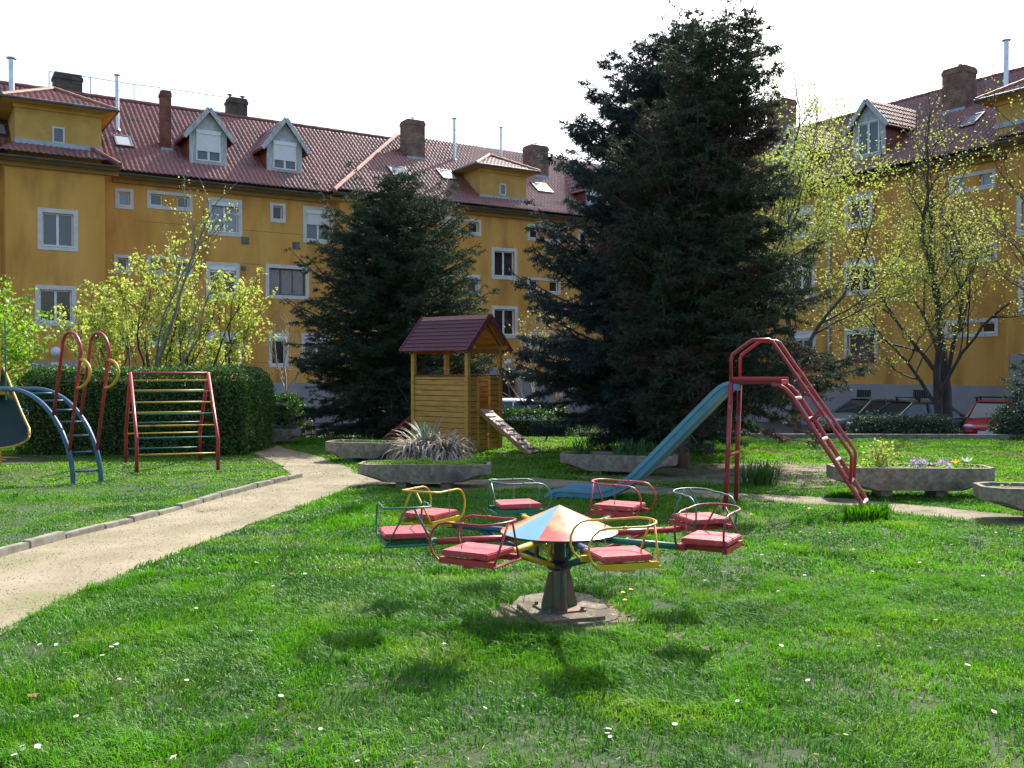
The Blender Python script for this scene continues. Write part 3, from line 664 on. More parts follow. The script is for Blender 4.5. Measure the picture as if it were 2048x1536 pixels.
# attic towers
ta, tb = BL.hit(31, 300, .9)[0], BL.hit(203, 300, .9)[0]; zt = BL.hit(118, 214, .9)[1]; wx, wz = BL.hit(117, 287, .9); tower(BL, ta, tb, -.9, zt, 3.2, (wx, wz, .46, .66))
ta, tb = BL.hit(960, 370, .5)[0], BL.hit(1053, 370, .5)[0]; zt = BL.hit(1006, 340, .5)[1]; wx, wz = BL.hit(1005, 391, .5); tower(BL, ta, tb, -.5, zt, 3.2, (wx, wz, .40, .62))
# dormers, chimneys, flues, skylights, railings
dormer(BL, 379, 454, 331, 268, 222, .58); dormer(BL, 534, 604, 347, 290, 242, .58)
chimney(BL, 323, 342, 180, 303, M_brickred, .5, 0); chimney(BL, 815, 850, 239, 320, M_brick, .9, 1); chimney(BL, 1063, 1097, 290, 356, M_brick, .9, 1)
def ridge_chimney(px0, px1, pt, m, caps, n=None, w=.8):
    n = rn if n is None else n; a = BL.hit(px0, 200, -n)[0]; b = BL.hit(px1, 200, -n)[0]; zt = BL.hit((px0 + px1) / 2, pt, -n)[1]
    mb = MB(); mb.bx(a, b, n, n + w, ZR - 1, zt - .1); mb.bx(a - .04, b + .04, n - .04, n + w + .04, zt - .3, zt - .15); mb.bx(a + .02, b - .02, n + .02, n + w - .02, zt - .15, zt); o = mb.build('chimney', m, BL.root)
    if caps:
        cb = MB()
        for k in range(caps): x = a + (b - a) * (k * .7 + .15 if caps > 1 else .5); cb.tube([(x, n + w / 2, zt), (x, n + w / 2, zt + .15)], .06, 8); cb.lathe([(0, .30), (.16, .22), (.0, .21)], (x, n + w / 2, zt - .04), 8)
        cb.build('cowl', M_gut, o)
ridge_chimney(109, 165, 146, M_brickdk, 0); ridge_chimney(459, 495, 195, M_brickdk, 2)
flue(BL, 235, 148, 262); flue(BL, 909, 235, 322); flue(BL, 1002, 253, 322, .07)
def free_flue(px, pt, n, r=.1):
    u, zt = BL.hit(px, pt, -n); mb = MB(); mb.tube([(u, n, zt - 2.6), (u, n, zt - .1)], r, 12); mb.lathe([(0, 0), (r * 1.8, -.03), (r * 1.8, -.07), (r, -.09)], (u, n, zt), 12); mb.build('flue_pipe', M_steel, BL.root)
free_flue(23, 114, 1.8, .11)
skylight(BL, 227, 265, 275, 297); skylight(BL, 777, 818, 333, 360); skylight(BL, 877, 909, 344, 361); skylight(BL, 1066, 1099, 368, 388); skylight(BL, -6, 14, 252, 275)
railing(BL, [(98, 143, 205), (181, 155, 198), (232, 163, 205), (268, 169, 212), (320, 175, 215)], rn + .15); railing(BL, [(342, 178, 218), (412, 189, 222), (466, 197, 230), (518, 204, 242)], rn + .15)
def antenna(px, pt, pb_, bd=BL):
    u, zt = bd.hit(px, pt, -rn); _, zb = bd.hit(px, pb_, -rn); mb = MB(); mb.tube([(u, rn, zb - .3), (u, rn, zt)], .018, 5); mb.build('lightning_rod', M_gut, bd.root)
antenna(968, 268, 300); antenna(1026, 278, 310)
# little gabled dormer mostly hidden by the conifer
dormer(BL, 1172, 1212, 416, 372, 335, .5)

# ------------------------- right wing
BR = Bld('apartment_building', 'ochre apartment block with brown tiled roof standing on the right behind the linden trees', 'building', (e2.x, e2.y), (corner.x, corner.y))
uR1 = 30.0; wq = .9; wr0 = BR.hit(2012, 600, wq)[0]; wr1 = wr0 + 5.2
BR.roofs = [(-11, uR1, 0, ZE, TT, ZR, False, False), (wr0, wr1, wq, ZE, TT, ZR + .1, True, True)]
WR = [(1690, 386, 1745, 456, 'double', G_mid, .05), (1688, 518, 1751, 590, 'double', G_dark, .08), (1689, 654, 1755, 729, 'single', G_dcurt, .02), (1890, 638, 1997, 674, 'pair', G_dark, 0), (1893, 487, 1995, 526, 'pair', G_dark, 0), (1897, 345, 1992, 383, 'pair', G_blue, 0),
      (1573, 412, 1628, 478, 'double', G_mid, .1), (1573, 535, 1630, 600, 'double', G_mid, 0), (1575, 662, 1632, 728, 'double', G_mid, .1), (1440, 425, 1490, 490, 'double', G_mid, 0), (1440, 545, 1490, 606, 'double', G_mid, 0), (1440, 667, 1490, 728, 'double', G_mid, 0)]
WRW = [(2034, 390, 2110, 468, 'double', G_mid, 0), (2037, 545, 2115, 628, 'double', G_dark, 0)]
hr = do_windows(BR, WR, 0); hrw = do_windows(BR, WRW, wq)
W = walls(BR, [(0, uR1, 0, hr), (wr0, wr1, wq, hrw)], ZE - .11); W.add([(-11, 10.9, ZG - .2), (uR1, 10.9, ZG - .2), (uR1, 10.9, ZE), (-11, 10.9, ZE)], [(0, 3, 2, 1)]); W.build('wall', M_stucco, BR.root)
pl = MB(); pl.bx(.1, wr0, -.03, 8, ZG - .3, ZP); pl.bx(wr0, wr1, -wq - .03, .5, ZG - .3, ZP); pl.bx(wr1, uR1, -.03, 8, ZG - .3, ZP); pl.build('plinth', M_plinth, BR.root)
for px in (1729, 1842):
    a, z0_ = BR.hit(px - 13.5, 795); b, z1_ = BR.hit(px + 13.5, 780); mb = MB(); mb.bx(a, b, -.06, -.031, z0_, z1_); o = mb.build('cellar_window', M_black, BR.root)
    gr = MB(); 
    for k in range(6): x = a + (b - a) * (k + .5) / 6; gr.bx(x - .012, x + .012, -.075, -.0605, z0_, z1_)
    gr.build('grille', M_gut, o)
tile_roof(BR, -11, uR1, -wq - OV - .02, 11.6)
eaves(BR, .5, wr0 - .5, 0, ZE); eaves(BR, wr0 - .5, wr1 + .5, wq, ZE); eaves(BR, wr1 + .5, uR1, 0, ZE)
ridge_tiles(BR, -5, uR1, rn, ZR)
downpipe(BR, 1662, 350, 757, 0)
for p in [(1722, 743), (1720, 603)]: vent(BR, p[0], p[1], 0, .36)
sbx = MB(); a, z = BR.hit(1690, 720); b, _ = BR.hit(1755, 720); sbx.bx(a + .05, b - .05, -.16, -.03, z - .12, z + .08); sbx.build('window_box', P_dred, BR.root)
dormer(BR, 1706, 1770, 317, 248, 204, 0); dormer(BR, 1560, 1612, 352, 295, 255, 0)
chimney(BR, 1884, 1929, 134, 226, M_brick, .9, 1); chimney(BR, 1534, 1570, 200, 290, M_brick, .9, 1)
skylight(BR, 1930, 1962, 236, 252)
u_, zt_ = BR.hit(2013, 78, -2.5); mb = MB(); mb.tube([(u_, 2.5, zt_ - 3.0), (u_, 2.5, zt_)], .1, 12); mb.lathe([(0, 0), (.18, -.03), (.18, -.07), (.1, -.09)], (u_, 2.5, zt_), 12); mb.build('flue_pipe', M_steel, BR.root)
railing(BR, [(1930, 148, 172), (1985, 128, 158), (2028, 95, 147), (2075, 85, 135)], rn + .15)
ta, tb = BR.hit(1993, 250, .4)[0], BR.hit(2160, 250, .4)[0]; zt = BR.hit(2030, 192, .4)[1]; tower(BR, ta, tb, -.4, zt, 3.2)
es = MB(); a, zt_ = BR.hit(2022, 708, wq); es.bx(a, a + 3, -wq - .06, -wq - .002, ZG, zt_); es.build('door_surround', M_plinth, BR.root)

# ============================================================ ROUNDABOUT (8 seats)
CX, CY = .31, 6.22
def carousel():
    root = thing('roundabout', 'playground roundabout with eight red seats and a blue and red cone on a central post', 'roundabout', (CX, CY, 0))
    C = Vector((CX, CY, 0))
    b = MB(); b.tube([C + Vector((0, 0, .0)), C + Vector((0, 0, .29))], .05, 16); b.build('post', P_base, root)
    for k in range(4):
        a = k * math.pi / 2 + .35; d = Vector((math.cos(a), math.sin(a), 0)); s = Vector((-d.y, d.x, 0)) * .006
        g = MB(); g.prism([C + d * .055 + Vector((0, 0, .035)), C + d * .125 + Vector((0, 0, .035)), C + d * .125 + Vector((0, 0, .06)), C + d * .075 + Vector((0, 0, .27)), C + d * .055 + Vector((0, 0, .27))], -s, s); g.build('gusset', P_base, root)
    f = MB(); ax = (Vector((math.cos(.35), math.sin(.35), 0)), Vector((-math.sin(.35), math.cos(.35), 0)), Vector((0, 0, 1))); f.box(C + Vector((0, 0, .025)), (.27, .27, .02), ax)
    for sx in (-1, 1):
        for sy in (-1, 1): f.tube([C + ax[0] * sx * .115 + ax[1] * sy * .115 + Vector((0, 0, .03)), C + ax[0] * sx * .115 + ax[1] * sy * .115 + Vector((0, 0, .055))], .014, 6)
    f.build('foot_plate', P_base, root)
    h = MB(); h.lathe([(.0, .285), (.075, .285), (.085, .30), (.085, .325), (.06, .34), (.045, .345)], C, 20); h.build('hub', P_pur, root, smooth=False)
    sh = MB(); sh.tube([C + Vector((0, 0, .33)), C + Vector((0, 0, .56))], .038, 14); sh.build('spindle', P_pur, root)
    # cone
    cn = MB(); seg = 64; r = .385; z0, z1 = .535, .705
    th0 = R_(-68)
    for k in range(seg):
        a0 = th0 + 2 * math.pi * k / seg; a1 = th0 + 2 * math.pi * (k + 1) / seg; cn.cur = (k * 8 // seg) % 2
        p = lambda a, rr, z: C + Vector((rr * math.cos(a), rr * math.sin(a), z))
        nr = 6
        for q in range(nr):
            r0 = r * (1 - q / nr); r1 = r * (1 - (q + 1) / nr); za = z0 + (z1 - z0) * q / nr; zb = z0 + (z1 - z0) * (q + 1) / nr
            if q == nr - 1: cn.add([p(a0, r0, za), p(a1, r0, za), C + Vector((0, 0, z1))], [(0, 1, 2)])
            else: cn.add([p(a0, r0, za), p(a1, r0, za), p(a1, r1, zb), p(a0, r1, zb)], [(0, 1, 2, 3)])
        cn.cur = 2; cn.add([p(a0, r, z0), p(a0, r, z0 - .014), p(a1, r, z0 - .014), p(a1, r, z0)], [(0, 1, 2, 3)]); cn.add([p(a0, r, z0 - .014), C + Vector((0, 0, z0 + .10)), p(a1, r, z0 - .014)], [(0, 1, 2)])
    cn.build('canopy', [P_cblue, P_cred, P_pur], root)
    th = math.pi + .276; RS = 1.02
    names = 'ABCDEFGH'
    loopc = dict(A=P_grn, B=P_yel, C=P_grn, D=P_red, E=P_grn, F=P_dred, G=P_yel, H=P_red)
    armc = dict(A=P_red, B=P_blue, C=P_yel, D=P_grn, E=P_red, F=P_grn, G=P_blue, H=P_yel)
    lab = dict(A='red seat with green rail', B='red seat with yellow rail at the back', C='red seat with green rail at the back', D='red seat with red rail at the back', E='red seat with green rail', F='red seat with dark red rail', G='red seat with yellow rail and yellow frame in front', H='red seat with red rail in front')
    for i, nm in enumerate(names):
        a = th - i * math.pi / 4; d = Vector((math.cos(a), math.sin(a), 0)); t = Vector((-d.y, d.x, 0)); up = Vector((0, 0, 1))   # t: counter-clockwise = the back of the seat
        ar = MB(); ar.tube([C + d * .10 + up * .505, C + d * (RS - .15) + up * .505], .021, 10); ar.build('arm', armc[nm], root, smooth=True)
        br = MB(); br.tube([C + d * .07 + up * .315, C + d * .60 + up * .49], .016, 8); br.build('brace', armc[nm], root, smooth=True)
        st = MB(); st.tube([C + d * .16 + up * .335, C + d * .16 + up * .50], .010, 6); st.build('stay', armc[nm], root, smooth=True)
        # seat: board on a steel frame
        S = C + d * RS; sw = .142; sl = .160
        V = []
        for z in (.557, .590):
            for (x, y) in ((-sw * .94, -sl), (sw * 1.04, -sl * .96), (sw * 1.04, sl * .9), (-sw * .94, sl)): V.append(S + d * x + t * y + up * z)
        sb = MB(); sb.add(V, [(3, 2, 1, 0), (4, 5, 6, 7), (0, 1, 5, 4), (1, 2, 6, 5), (2, 3, 7, 6), (3, 0, 4, 7)])
        so = sb.build('seat', P_pink, root, bevel=.006); so['label'] = lab[nm]
        fr = MB()
        fr.beam(S - t * (sl + .01) - d * (sw - .01) + up * .531, S + t * (sl + .02) - d * (sw - .01) + up * .531, .028, .034); fr.beam(S - t * (sl + .01) + d * (sw - .01) + up * .531, S + t * (sl + .02) + d * (sw - .01) + up * .531, .028, .034)
        fr.beam(S - d * .2 + up * .512, S + d * .13 + up * .512, .05, .03); fr.tube([S + t * (sl + .022) - d * (sw + .012) + up * .52, S + t * (sl + .022) + d * (sw + .012) + up * .52], .009, 6)
        fr.build('seat_frame', {'A': P_grn, 'C': P_grn, 'G': P_yel, 'B': P_yel}.get(nm, P_red), so)
        # hairpin rail: apex at the back, both arms run forward and curl down under the front edge
        hr_ = .742; rail = []
        half = sw + .005
        def side(sg):
            pts = []
            for q in range(0, 9):
                an = math.pi / 2 - q * math.pi / 8 * 1.12; R0 = .105
                pts.append(S + d * sg * (half - (.03 if q > 6 else 0)) + t * (-sl + .035 - R0 * math.cos(an)) + up * (hr_ - .112 + .112 * math.sin(an)))
            return pts
        s1 = side(-1); s2 = side(1)
        ap = []
        for q in range(13):
            an = math.pi * q / 12; ap.append(S + d * (-half * math.cos(an)) + t * (sl * .62 + half * .75 * math.sin(an)) + up * (hr_ + .012 * math.sin(an)))
        rail = list(reversed(s1)) + ap + s2
        rl = MB(); rl.tube(rail, .0068, 8); apx = ap[6]
        for sg in (-1, 1): rl.tube([apx + d * sg * .02 - t * .004, S + d * sg * (sw - .0) + t * (sl + .02) + up * .52], .0068, 6)
        for sg in (-1, 1): rl.tube([ap[0 if sg < 0 else 12] - t * .12 - t * .012, ap[0 if sg < 0 else 12] - t * .12 + t * .012], .0098, 6)
        rl.build('rail', loopc[nm], so, smooth=True)
        # safety chain hooked on one rail
        ch = MB(); p0 = (ap[0] if nm in 'GFDB' else ap[12]) - t * .12; L0 = .13 if nm == 'H' else .36 if nm in 'AG' else .2; n = int(L0 / .016)
        for q in range(n):
            c = p0 - up * (.012 + q * .0165); x = (d if q % 2 else t)
            ch.tube([c + up * .0105, c + x * .005 + up * .005, c + x * .005 - up * .005, c - up * .0105, c - x * .005 - up * .005, c - x * .005 + up * .005], .0019, 4, closed=True)
        ch.build('chain', M_chain, so)
carousel()
blob('worn_soil', (CX - .02, CY - .15), .56, .46, M_bare, .006)
# concrete slab under it
sl_ = MB(); hexa = [(1022, 1212), (1040, 1192), (1082, 1186), (1130, 1181), (1180, 1189), (1206, 1204), (1236, 1236), (1205, 1246), (1150, 1250), (1098, 1256), (1066, 1248), (1048, 1232)]
P = [grd(x, y, .012) for x, y in hexa]; n = len(P); C0 = sum((Vector(p) for p in P), Vector()) / n
sl_.add([Vector((p.x, p.y, -.05)) for p in P] + P + [C0 + (p - C0) * .5 + Vector((0, 0, .012)) for p in P] + [C0 + Vector((0, 0, .014))], [(i, (i + 1) % n, n + (i + 1) % n, n + i) for i in range(n)] + [(n + i, n + (i + 1) % n, 2 * n + (i + 1) % n, 2 * n + i) for i in range(n)] + [(2 * n + i, 2 * n + (i + 1) % n, 3 * n) for i in range(n)])
tag(recenter(sl_.build('concrete_slab', mat('slab_dirty', (.26, .215, .165), (.12, .10, .075), .95, 18, bump=.02, bscale=50, c3=(.09, .075, .05), s3=5, w3=(.48, .62))), (C0.x, C0.y, 0)), 'worn concrete slab in the grass under the roundabout post', 'slab')
ws = MB(); ws.beam(grd(1035, 1212, .035), grd(1078, 1246, .035), .012, .022); ws.beam(grd(1078, 1247, .035), grd(1210, 1236, .035), .012, .022); tag(recenter(ws.build('steel_edge', P_base), grd(1078, 1246)), 'rusty steel angle edge lying on the concrete slab', 'steel edge')

# ============================================================ RED AND BLUE SLIDE
def slide():
    S0 = Vector((2.49, 10.8, 0)); a = Vector((-.91, .41, 0)).normalized(); c = Vector((.41, .91, 0)).normalized() * .52; up = Vector((0, 0, 1)); W = c.length; cn = c.normalized()
    root = thing('slide', 'blue playground slide with red ladder and handrails', 'slide', (2.6, 11.0, 0))
    p = lambda l, z, s=0: S0 - a * l + cn * (s * W) + up * z
    pf = MB(); pf.beam(p(-.02, 1.455, .5), p(.56, 1.455, .5), W + .02, .05)
    pf.beam(p(-.02, 1.47, 0), p(.56, 1.47, 0), .02, .08); pf.beam(p(-.02, 1.47, 1), p(.56, 1.47, 1), .02, .08); pf.build('platform', P_red, root)
    for s, sp in ((0, -.06), (1, .04)):
        l = MB(); l.tube([p(0, 1.45, s), p(-.05, -.03, s + sp * 1.5)], .027, 10); l.build('leg', P_red, root, smooth=True)
    r = MB(); r.tube([p(-.02, .62, -.04), p(-.02, .62, 1.03)], .018, 8); r.build('crossbar', P_red, root, smooth=True)
    for s in (0, 1):
        l = MB(); l.tube([p(.45, 1.43, s), p(.53, 1.42, s), p(.60, 1.38, s), p(.68, 1.29, s), p(1.38, .19, s), p(1.45, .06, s), p(1.465, -.04, s)], .025, 10); l.build('ladder_rail', P_red, root, smooth=True)
        h = MB(); h.tube([p(.0, 1.44, s), p(-.0, 1.72, s), p(.02, 1.77, s), p(.2, 1.905, s), p(.245, 1.93, s), p(.42, 1.93, s), p(.46, 1.91, s), p(1.28, .70, s), p(1.30, .65, s), p(1.285, .36, s)], .019, 8); h.build('handrail', P_red, root, smooth=True)
        h = MB(); h.tube([p(.86, 1.02, s), p(.985, 1.17, s)], .018, 6); h.build('handrail_strut', P_red, root, smooth=True)
    for k in range(6):
        z = 1.27 - k * .228; l = .68 + (1.29 - z) / 1.1 * .70; r = MB(); r.tube([p(l, z, 0), p(l, z, 1)], .021, 8); r.build('rung', P_white if k in (0, 1, 2, 3, 4, 5) else P_red, root, smooth=True)
    # chute: u-shaped sheet following the profile
    prof = [(-.0, 1.455), (-.07, 1.45), (-.14, 1.41), (-.24, 1.31), (-.5, 1.045), (-.95, .58), (-1.15, .375), (-1.32, .235), (-1.5, .15), (-1.68, .12), (-1.95, .13), (-2.15, .125), (-2.24, .08), (-2.29, .0)]
    P2 = []
    pr = np.array(prof); dd_ = np.concatenate([[0], np.cumsum(np.linalg.norm(np.diff(pr, axis=0), axis=1))]); tt_ = np.linspace(0, dd_[-1], 60)
    L_ = np.interp(tt_, dd_, pr[:, 0]); Z_ = np.interp(tt_, dd_, pr[:, 1]); ker = np.array([.25, .5, .25])
    for _ in range(3): L_[1:-1] = np.convolve(L_, ker, 'valid'); Z_[1:-1] = np.convolve(Z_, ker, 'valid')
    sec = [(-.02, .0), (-.02, .012), (.04, .010), (.055, -.085), (.5, -.095), (.945, -.085), (.96, .010), (1.02, .012), (1.02, .0), (1.02, -.03), (.97, -.03), (.955, -.10), (.5, -.107), (.045, -.10), (.03, -.03), (-.02, -.03)]
    mb = MB(); V = []; m = len(sec)
    for i in range(60):
        j = min(i + 1, 59); k = max(i - 1, 0); dl = L_[j] - L_[k]; dz = Z_[j] - Z_[k]; q = math.hypot(dl, dz); nl, nz = -dz / q * -1, abs(dl) / q
        for (s, hh) in sec: V.append(p(L_[i] + (-(dz / q)) * hh * -1 * (1 if dl < 0 else -1), Z_[i] + nz * hh, s))
    Fc = [(i * m + k, i * m + (k + 1) % m, (i + 1) * m + (k + 1) % m, (i + 1) * m + k) for i in range(59) for k in range(m)] + [tuple(range(m)), tuple(range(59 * m + m - 1, 59 * m - 1, -1))]
    mb.add(V, Fc); mb.build('chute', P_lblue, root)
slide()

# ============================================================ WOODEN PLAYHOUSE
def playhouse():
    N0 = Vector((-.857, 18.3, 0)); r = Vector((.615, .80, 0)).normalized(); l = Vector((-r.y, r.x, 0)); up = Vector((0, 0, 1)); Wd = 1.0; Ln = 1.42
    root = thing('playhouse', 'wooden playhouse on stilts with plum shingle roof and cleated ramp', 'playhouse', tuple(N0))
    p = lambda a, b, z: N0 + l * a + r * b + up * z        # a along the long front wall (to the left), b along the gable side
    zr, zf = 1.47, .83
    for (a, b) in ((0, 0), (Ln, 0), (0, Wd), (Ln, Wd)):
        m = MB(); m.beam(p(a, b, -.05), p(a, b, 2.02), .085, .085, up=r); m.build('post', M_wood, root, bevel=.006)
    def planks(A, B, z0, z1, off, name='wall', h=.105, lab=None):
        m = MB(); z = z0; A0 = A; d = (B - A).normalized(); nn = d.cross(up)
        while z < z1 - .02:
            hh = min(h, z1 - z) - .012; c = (A + B) / 2 + up * (z + hh / 2) + nn * (off + random.uniform(-.0012, .0012)); m.box(c, ((B - A).length, .022, hh), (d, nn, up)); z += h
        o = m.build(name, M_wood, root, bevel=.003); m = MB()
        m.box((A + B) / 2 + up * ((z0 + z1) / 2), ((B - A).length - .02, .006, z1 - z0 - .02), (d, nn, up)); m.build('backing', mat('wood_gap', (.07, .035, .012), None, .9), o); return o
    e = .045
    planks(p(Ln - e, 0, 0), p(e, 0, 0), .04, zr, .0)                              # front
    planks(p(Ln - e, Wd, 0), p(e, Wd, 0), zf - .1, zr, .0)                         # back
    planks(p(Ln, e, 0), p(Ln, Wd - e, 0), zf - .1, zr, .0)                         # left end
    d0, d1 = .30, .66
    planks(p(0, e, 0), p(0, d0, 0), .04, zr, .0); planks(p(0, d1, 0), p(0, Wd - e, 0), .04, zr, .0); planks(p(0, d0 + .04, 0), p(0, d1 - .04, 0), .02, zf - .04, .0)
    for b in (d0, d1):
        m = MB(); m.beam(p(-.02, b, .0), p(-.02, b, zr), .055, .045, up=r); m.build('door_jamb', M_wood, root, bevel=.004)
    m = MB(); m.box(p(Ln / 2, Wd / 2, zf), (Ln - .06, Wd - .06, .03), (l, r, up)); m.build('floor', M_wood, root)
    m = MB()
    m.beam(p(0, 0, 0) + up * (zr + .012), p(Ln, 0, 0) + up * (zr + .012), .07, .025); m.beam(p(0, Wd, 0) + up * (zr + .012), p(Ln, Wd, 0) + up * (zr + .012), .07, .025); m.beam(p(Ln, .04, zr + .012), p(Ln, Wd - .04, zr + .012), .07, .024)
    m.beam(p(0, .04, zr + .012), p(0, d0, zr + .012), .07, .024); m.beam(p(0, d1, zr + .012), p(0, Wd - .04, zr + .012), .07, .024); m.build('rail', P_dred, root)
    # roof frame
    m = MB()
    for a in (0, Ln): m.beam(p(a, -.12, 1.96), p(a, Wd + .12, 1.96), .045, .09)
    for b in (0, Wd): m.beam(p(-.2, b, 2.03), p(Ln + .2, b, 2.03), .05, .08)
    m.build('beam', M_woodr, root, bevel=.004)
    pk = 2.66; ev = 1.985; ov = .16; x0, x1 = -.13, Ln + .17; run = Wd / 2 + ov
    for sg in (-1, 1):
        for a in (x0 + .06, 0.03, Ln - .03, x1 - .06):
            m = MB(); m.beam(p(a, Wd / 2, pk - .05), p(a, Wd / 2 + sg * (run - .03), ev - .03), .04, .07); m.build('rafter', M_woodr, root)
        # boarding under the shingles
        A = p(x0, Wd / 2, pk); B = p(x0, Wd / 2 + sg * run, ev); dn = (B - A).normalized(); nn = l.cross(dn) * (1 if l.cross(dn).z > 0 else -1)
        m = MB(); k = 9
        for q in range(k):
            c = A + dn * (B - A).length * (q + .5) / k + l * (x1 - x0) / 2; m.box(c, (x1 - x0, (B - A).length / k - .006, .02), (l, dn, nn))
        m.build('roof_boarding', M_wood, root)
        m = MB(); k = 9; Ls = (B - A).length + .03
        for q in range(k):                                        # overlapping shingle courses
            s0 = Ls * q / k - .01; s1 = Ls * (q + 1) / k + .02
            a0 = A + dn * s0 + nn * .016; a1 = A + dn * s1 + nn * .034; V = [a0 - l * .02, a0 + l * (x1 - x0 + .02), a1 + l * (x1 - x0 + .02), a1 - l * .02]
            V2 = [v - nn * .014 for v in V]; m.add(V + V2, [(0, 1, 2, 3), (7, 6, 5, 4), (0, 4, 5, 1), (1, 5, 6, 2), (2, 6, 7, 3), (3, 7, 4, 0)])
        m.build('roof', M_felt, root)
        for a in (x0 - .03, x1 + .03):
            m = MB(); m.beam(p(a, Wd / 2 - sg * .0, pk + .0), p(a, Wd / 2 + sg * (run + .03), ev - .035), .022, .10); m.build('bargeboard', M_feltd, root)
    # gable triangle at the left end
    # ramp
    t0 = p(-.02, (d0 + d1) / 2, zf - .01); t1 = t0 - l * 1.22; t1.z = .03; dn = (t1 - t0).normalized(); nn = r.cross(dn) * (1 if r.cross(dn).z > 0 else -1)
    m = MB(); m.box((t0 + t1) / 2, ((t1 - t0).length, .33, .022), (dn, r, nn)); rp = m.build('ramp', M_rampw, root, bevel=.003)
    m = MB()
    for sg in (-1, 1): m.box((t0 + t1) / 2 - nn * .045 + r * sg * .14, ((t1 - t0).length - .04, .035, .07), (dn, r, nn))
    m.build('bearer', M_woodr, rp)
    for k in range(9):
        c = t0 + dn * ((t1 - t0).length * (k + .75) / 9.6) + nn * .021 + r * ((-1) ** k * .045); m = MB(); m.box(c, (.04, .22, .02), (dn, r, nn)); m.build('cleat', M_rampw, rp, bevel=.003)
    # red slide coming off the far left end
    m = MB(); b0 = p(Ln, Wd / 2, zf); b1 = b0 + l * 1.15 - up * (zf - .1); 
    for sg in (-1, 1): m.beam(b0 + r * sg * .17 + up * .04, b1 + r * sg * .17 + up * .04, .025, .07)
    m.beam(b0, b1, .34, .015); m.build('small_slide', P_dred, root)
playhouse()

# ============================================================ ARCHED CLIMBER (left), LADDER FRAME
def climber():
    A0 = Vector((-6.13, 13.25, 0)); d = Vector((-.8, .6, 0)); c = Vector((.315, .17, 0)); up = Vector((0, 0, 1))
    root = thing('climbing_tower', 'climbing tower with blue arched ladder, red hoop handrails and green slide at the left edge', 'climbing tower', tuple(A0 + d * 1.9))
    def q(L, z, s=0): return A0 + d * L + c * s + up * z
    def arc(t, s): return q(1.8 * (1 - math.cos(t)), 1.30 * math.sin(t), s)
    for s in (0, 1):
        m = MB(); m.tube([arc(-.03, s)] + [arc(t, s) for t in np.linspace(0, math.pi / 2, 22)] + [q(3.3, 1.29, s)], .034, 12); m.build('arch_rail', P_blue, root, smooth=True)
    for t in (.13, .34, .53, .71, .89, 1.07, 1.27):
        m = MB(); m.tube([arc(t, 0), arc(t, 1)], .014, 8); m.build('rung', P_blue, root, smooth=True)
    for s in (0, 1):
        b0 = arc(.34, s); b1 = arc(.79, s); m = MB()
        R0 = .235; T0 = q(-.23, 1.83, s); T1 = q(.26, 1.92, s); c0 = (T0 + T1) / 2; pts = [b0, T0]
        for k in range(1, 12):
            an = math.pi * k / 12; pts.append(c0 + (T0 - c0) * math.cos(an) + up * .24 * math.sin(an))
        m.tube(pts + [T1, b1], .023, 10); m.build('hoop', P_red, root, smooth=True)
        h0 = b0 + (T0 - b0) * .93; h1 = b0 + (T0 - b0) * .65; m = MB(); pts = []
        for k in range(13):
            an = math.pi * k / 12; pts.append((h0 + h1) / 2 + (h0 - h1) / 2 * math.cos(an) - d * .37 * math.sin(an) - c * .1 * math.sin(an))
        m.tube(pts, .020, 8); m.build('grab_handle', P_yel, root, smooth=True)
    # tower deck and posts, mostly outside the picture
    for (L, s) in ((3.6, -.9), (3.6, 1.6), (4.6, -.9), (4.6, 1.6)):
        m = MB(); m.beam(q(L, -.02, s), q(L, 2.3, s), .09, .09, up=d); m.build('post', P_yel, root, bevel=.006)
    m = MB(); m.box(q(3.85, 1.22, .35), (1.2, .95, .06), (d, c.normalized(), up)); m.build('deck', P_yel, root)
    m = MB(); m.tube([at(10, 640, 14.9), at(12, 800, 14.9)], .012, 6); m.build('pole', P_grn, root)
    # wide chute with yellow edges coming down towards the lawn
    path_ = [at(-44, 735, 15.7), at(-27, 785, 15.55), at(-11, 830, 15.4), at(0, 858, 15.25), at(-2, 872, 15.05)]
    w = Vector((.92, .25, 0)).normalized(); m = MB(); e = MB(); V = []; n = len(path_); sec = 13
    for i, P in enumerate(path_):
        hw = .38 + .015 * i
        for k in range(sec):
            an = math.pi * k / (sec - 1); V.append(P + w * (-math.cos(an)) * hw - Vector((0, .25, .9)).normalized() * math.sin(an) * hw * .45)
    m.add(V, [(i * sec + k, i * sec + k + 1, (i + 1) * sec + k + 1, (i + 1) * sec + k) for i in range(n - 1) for k in range(sec - 1)])
    o = m.build('chute', P_grnd, root, smooth=True); sol = o.modifiers.new('s', 'SOLIDIFY'); sol.thickness = .02
    for k in (0, sec - 1): e.tube([V[i * sec + k] for i in range(n)], .022, 8)
    e.tube([V[(n - 1) * sec + k] for k in range(sec)], .018, 8); e.build('edge', P_yel, root, smooth=True)
climber()
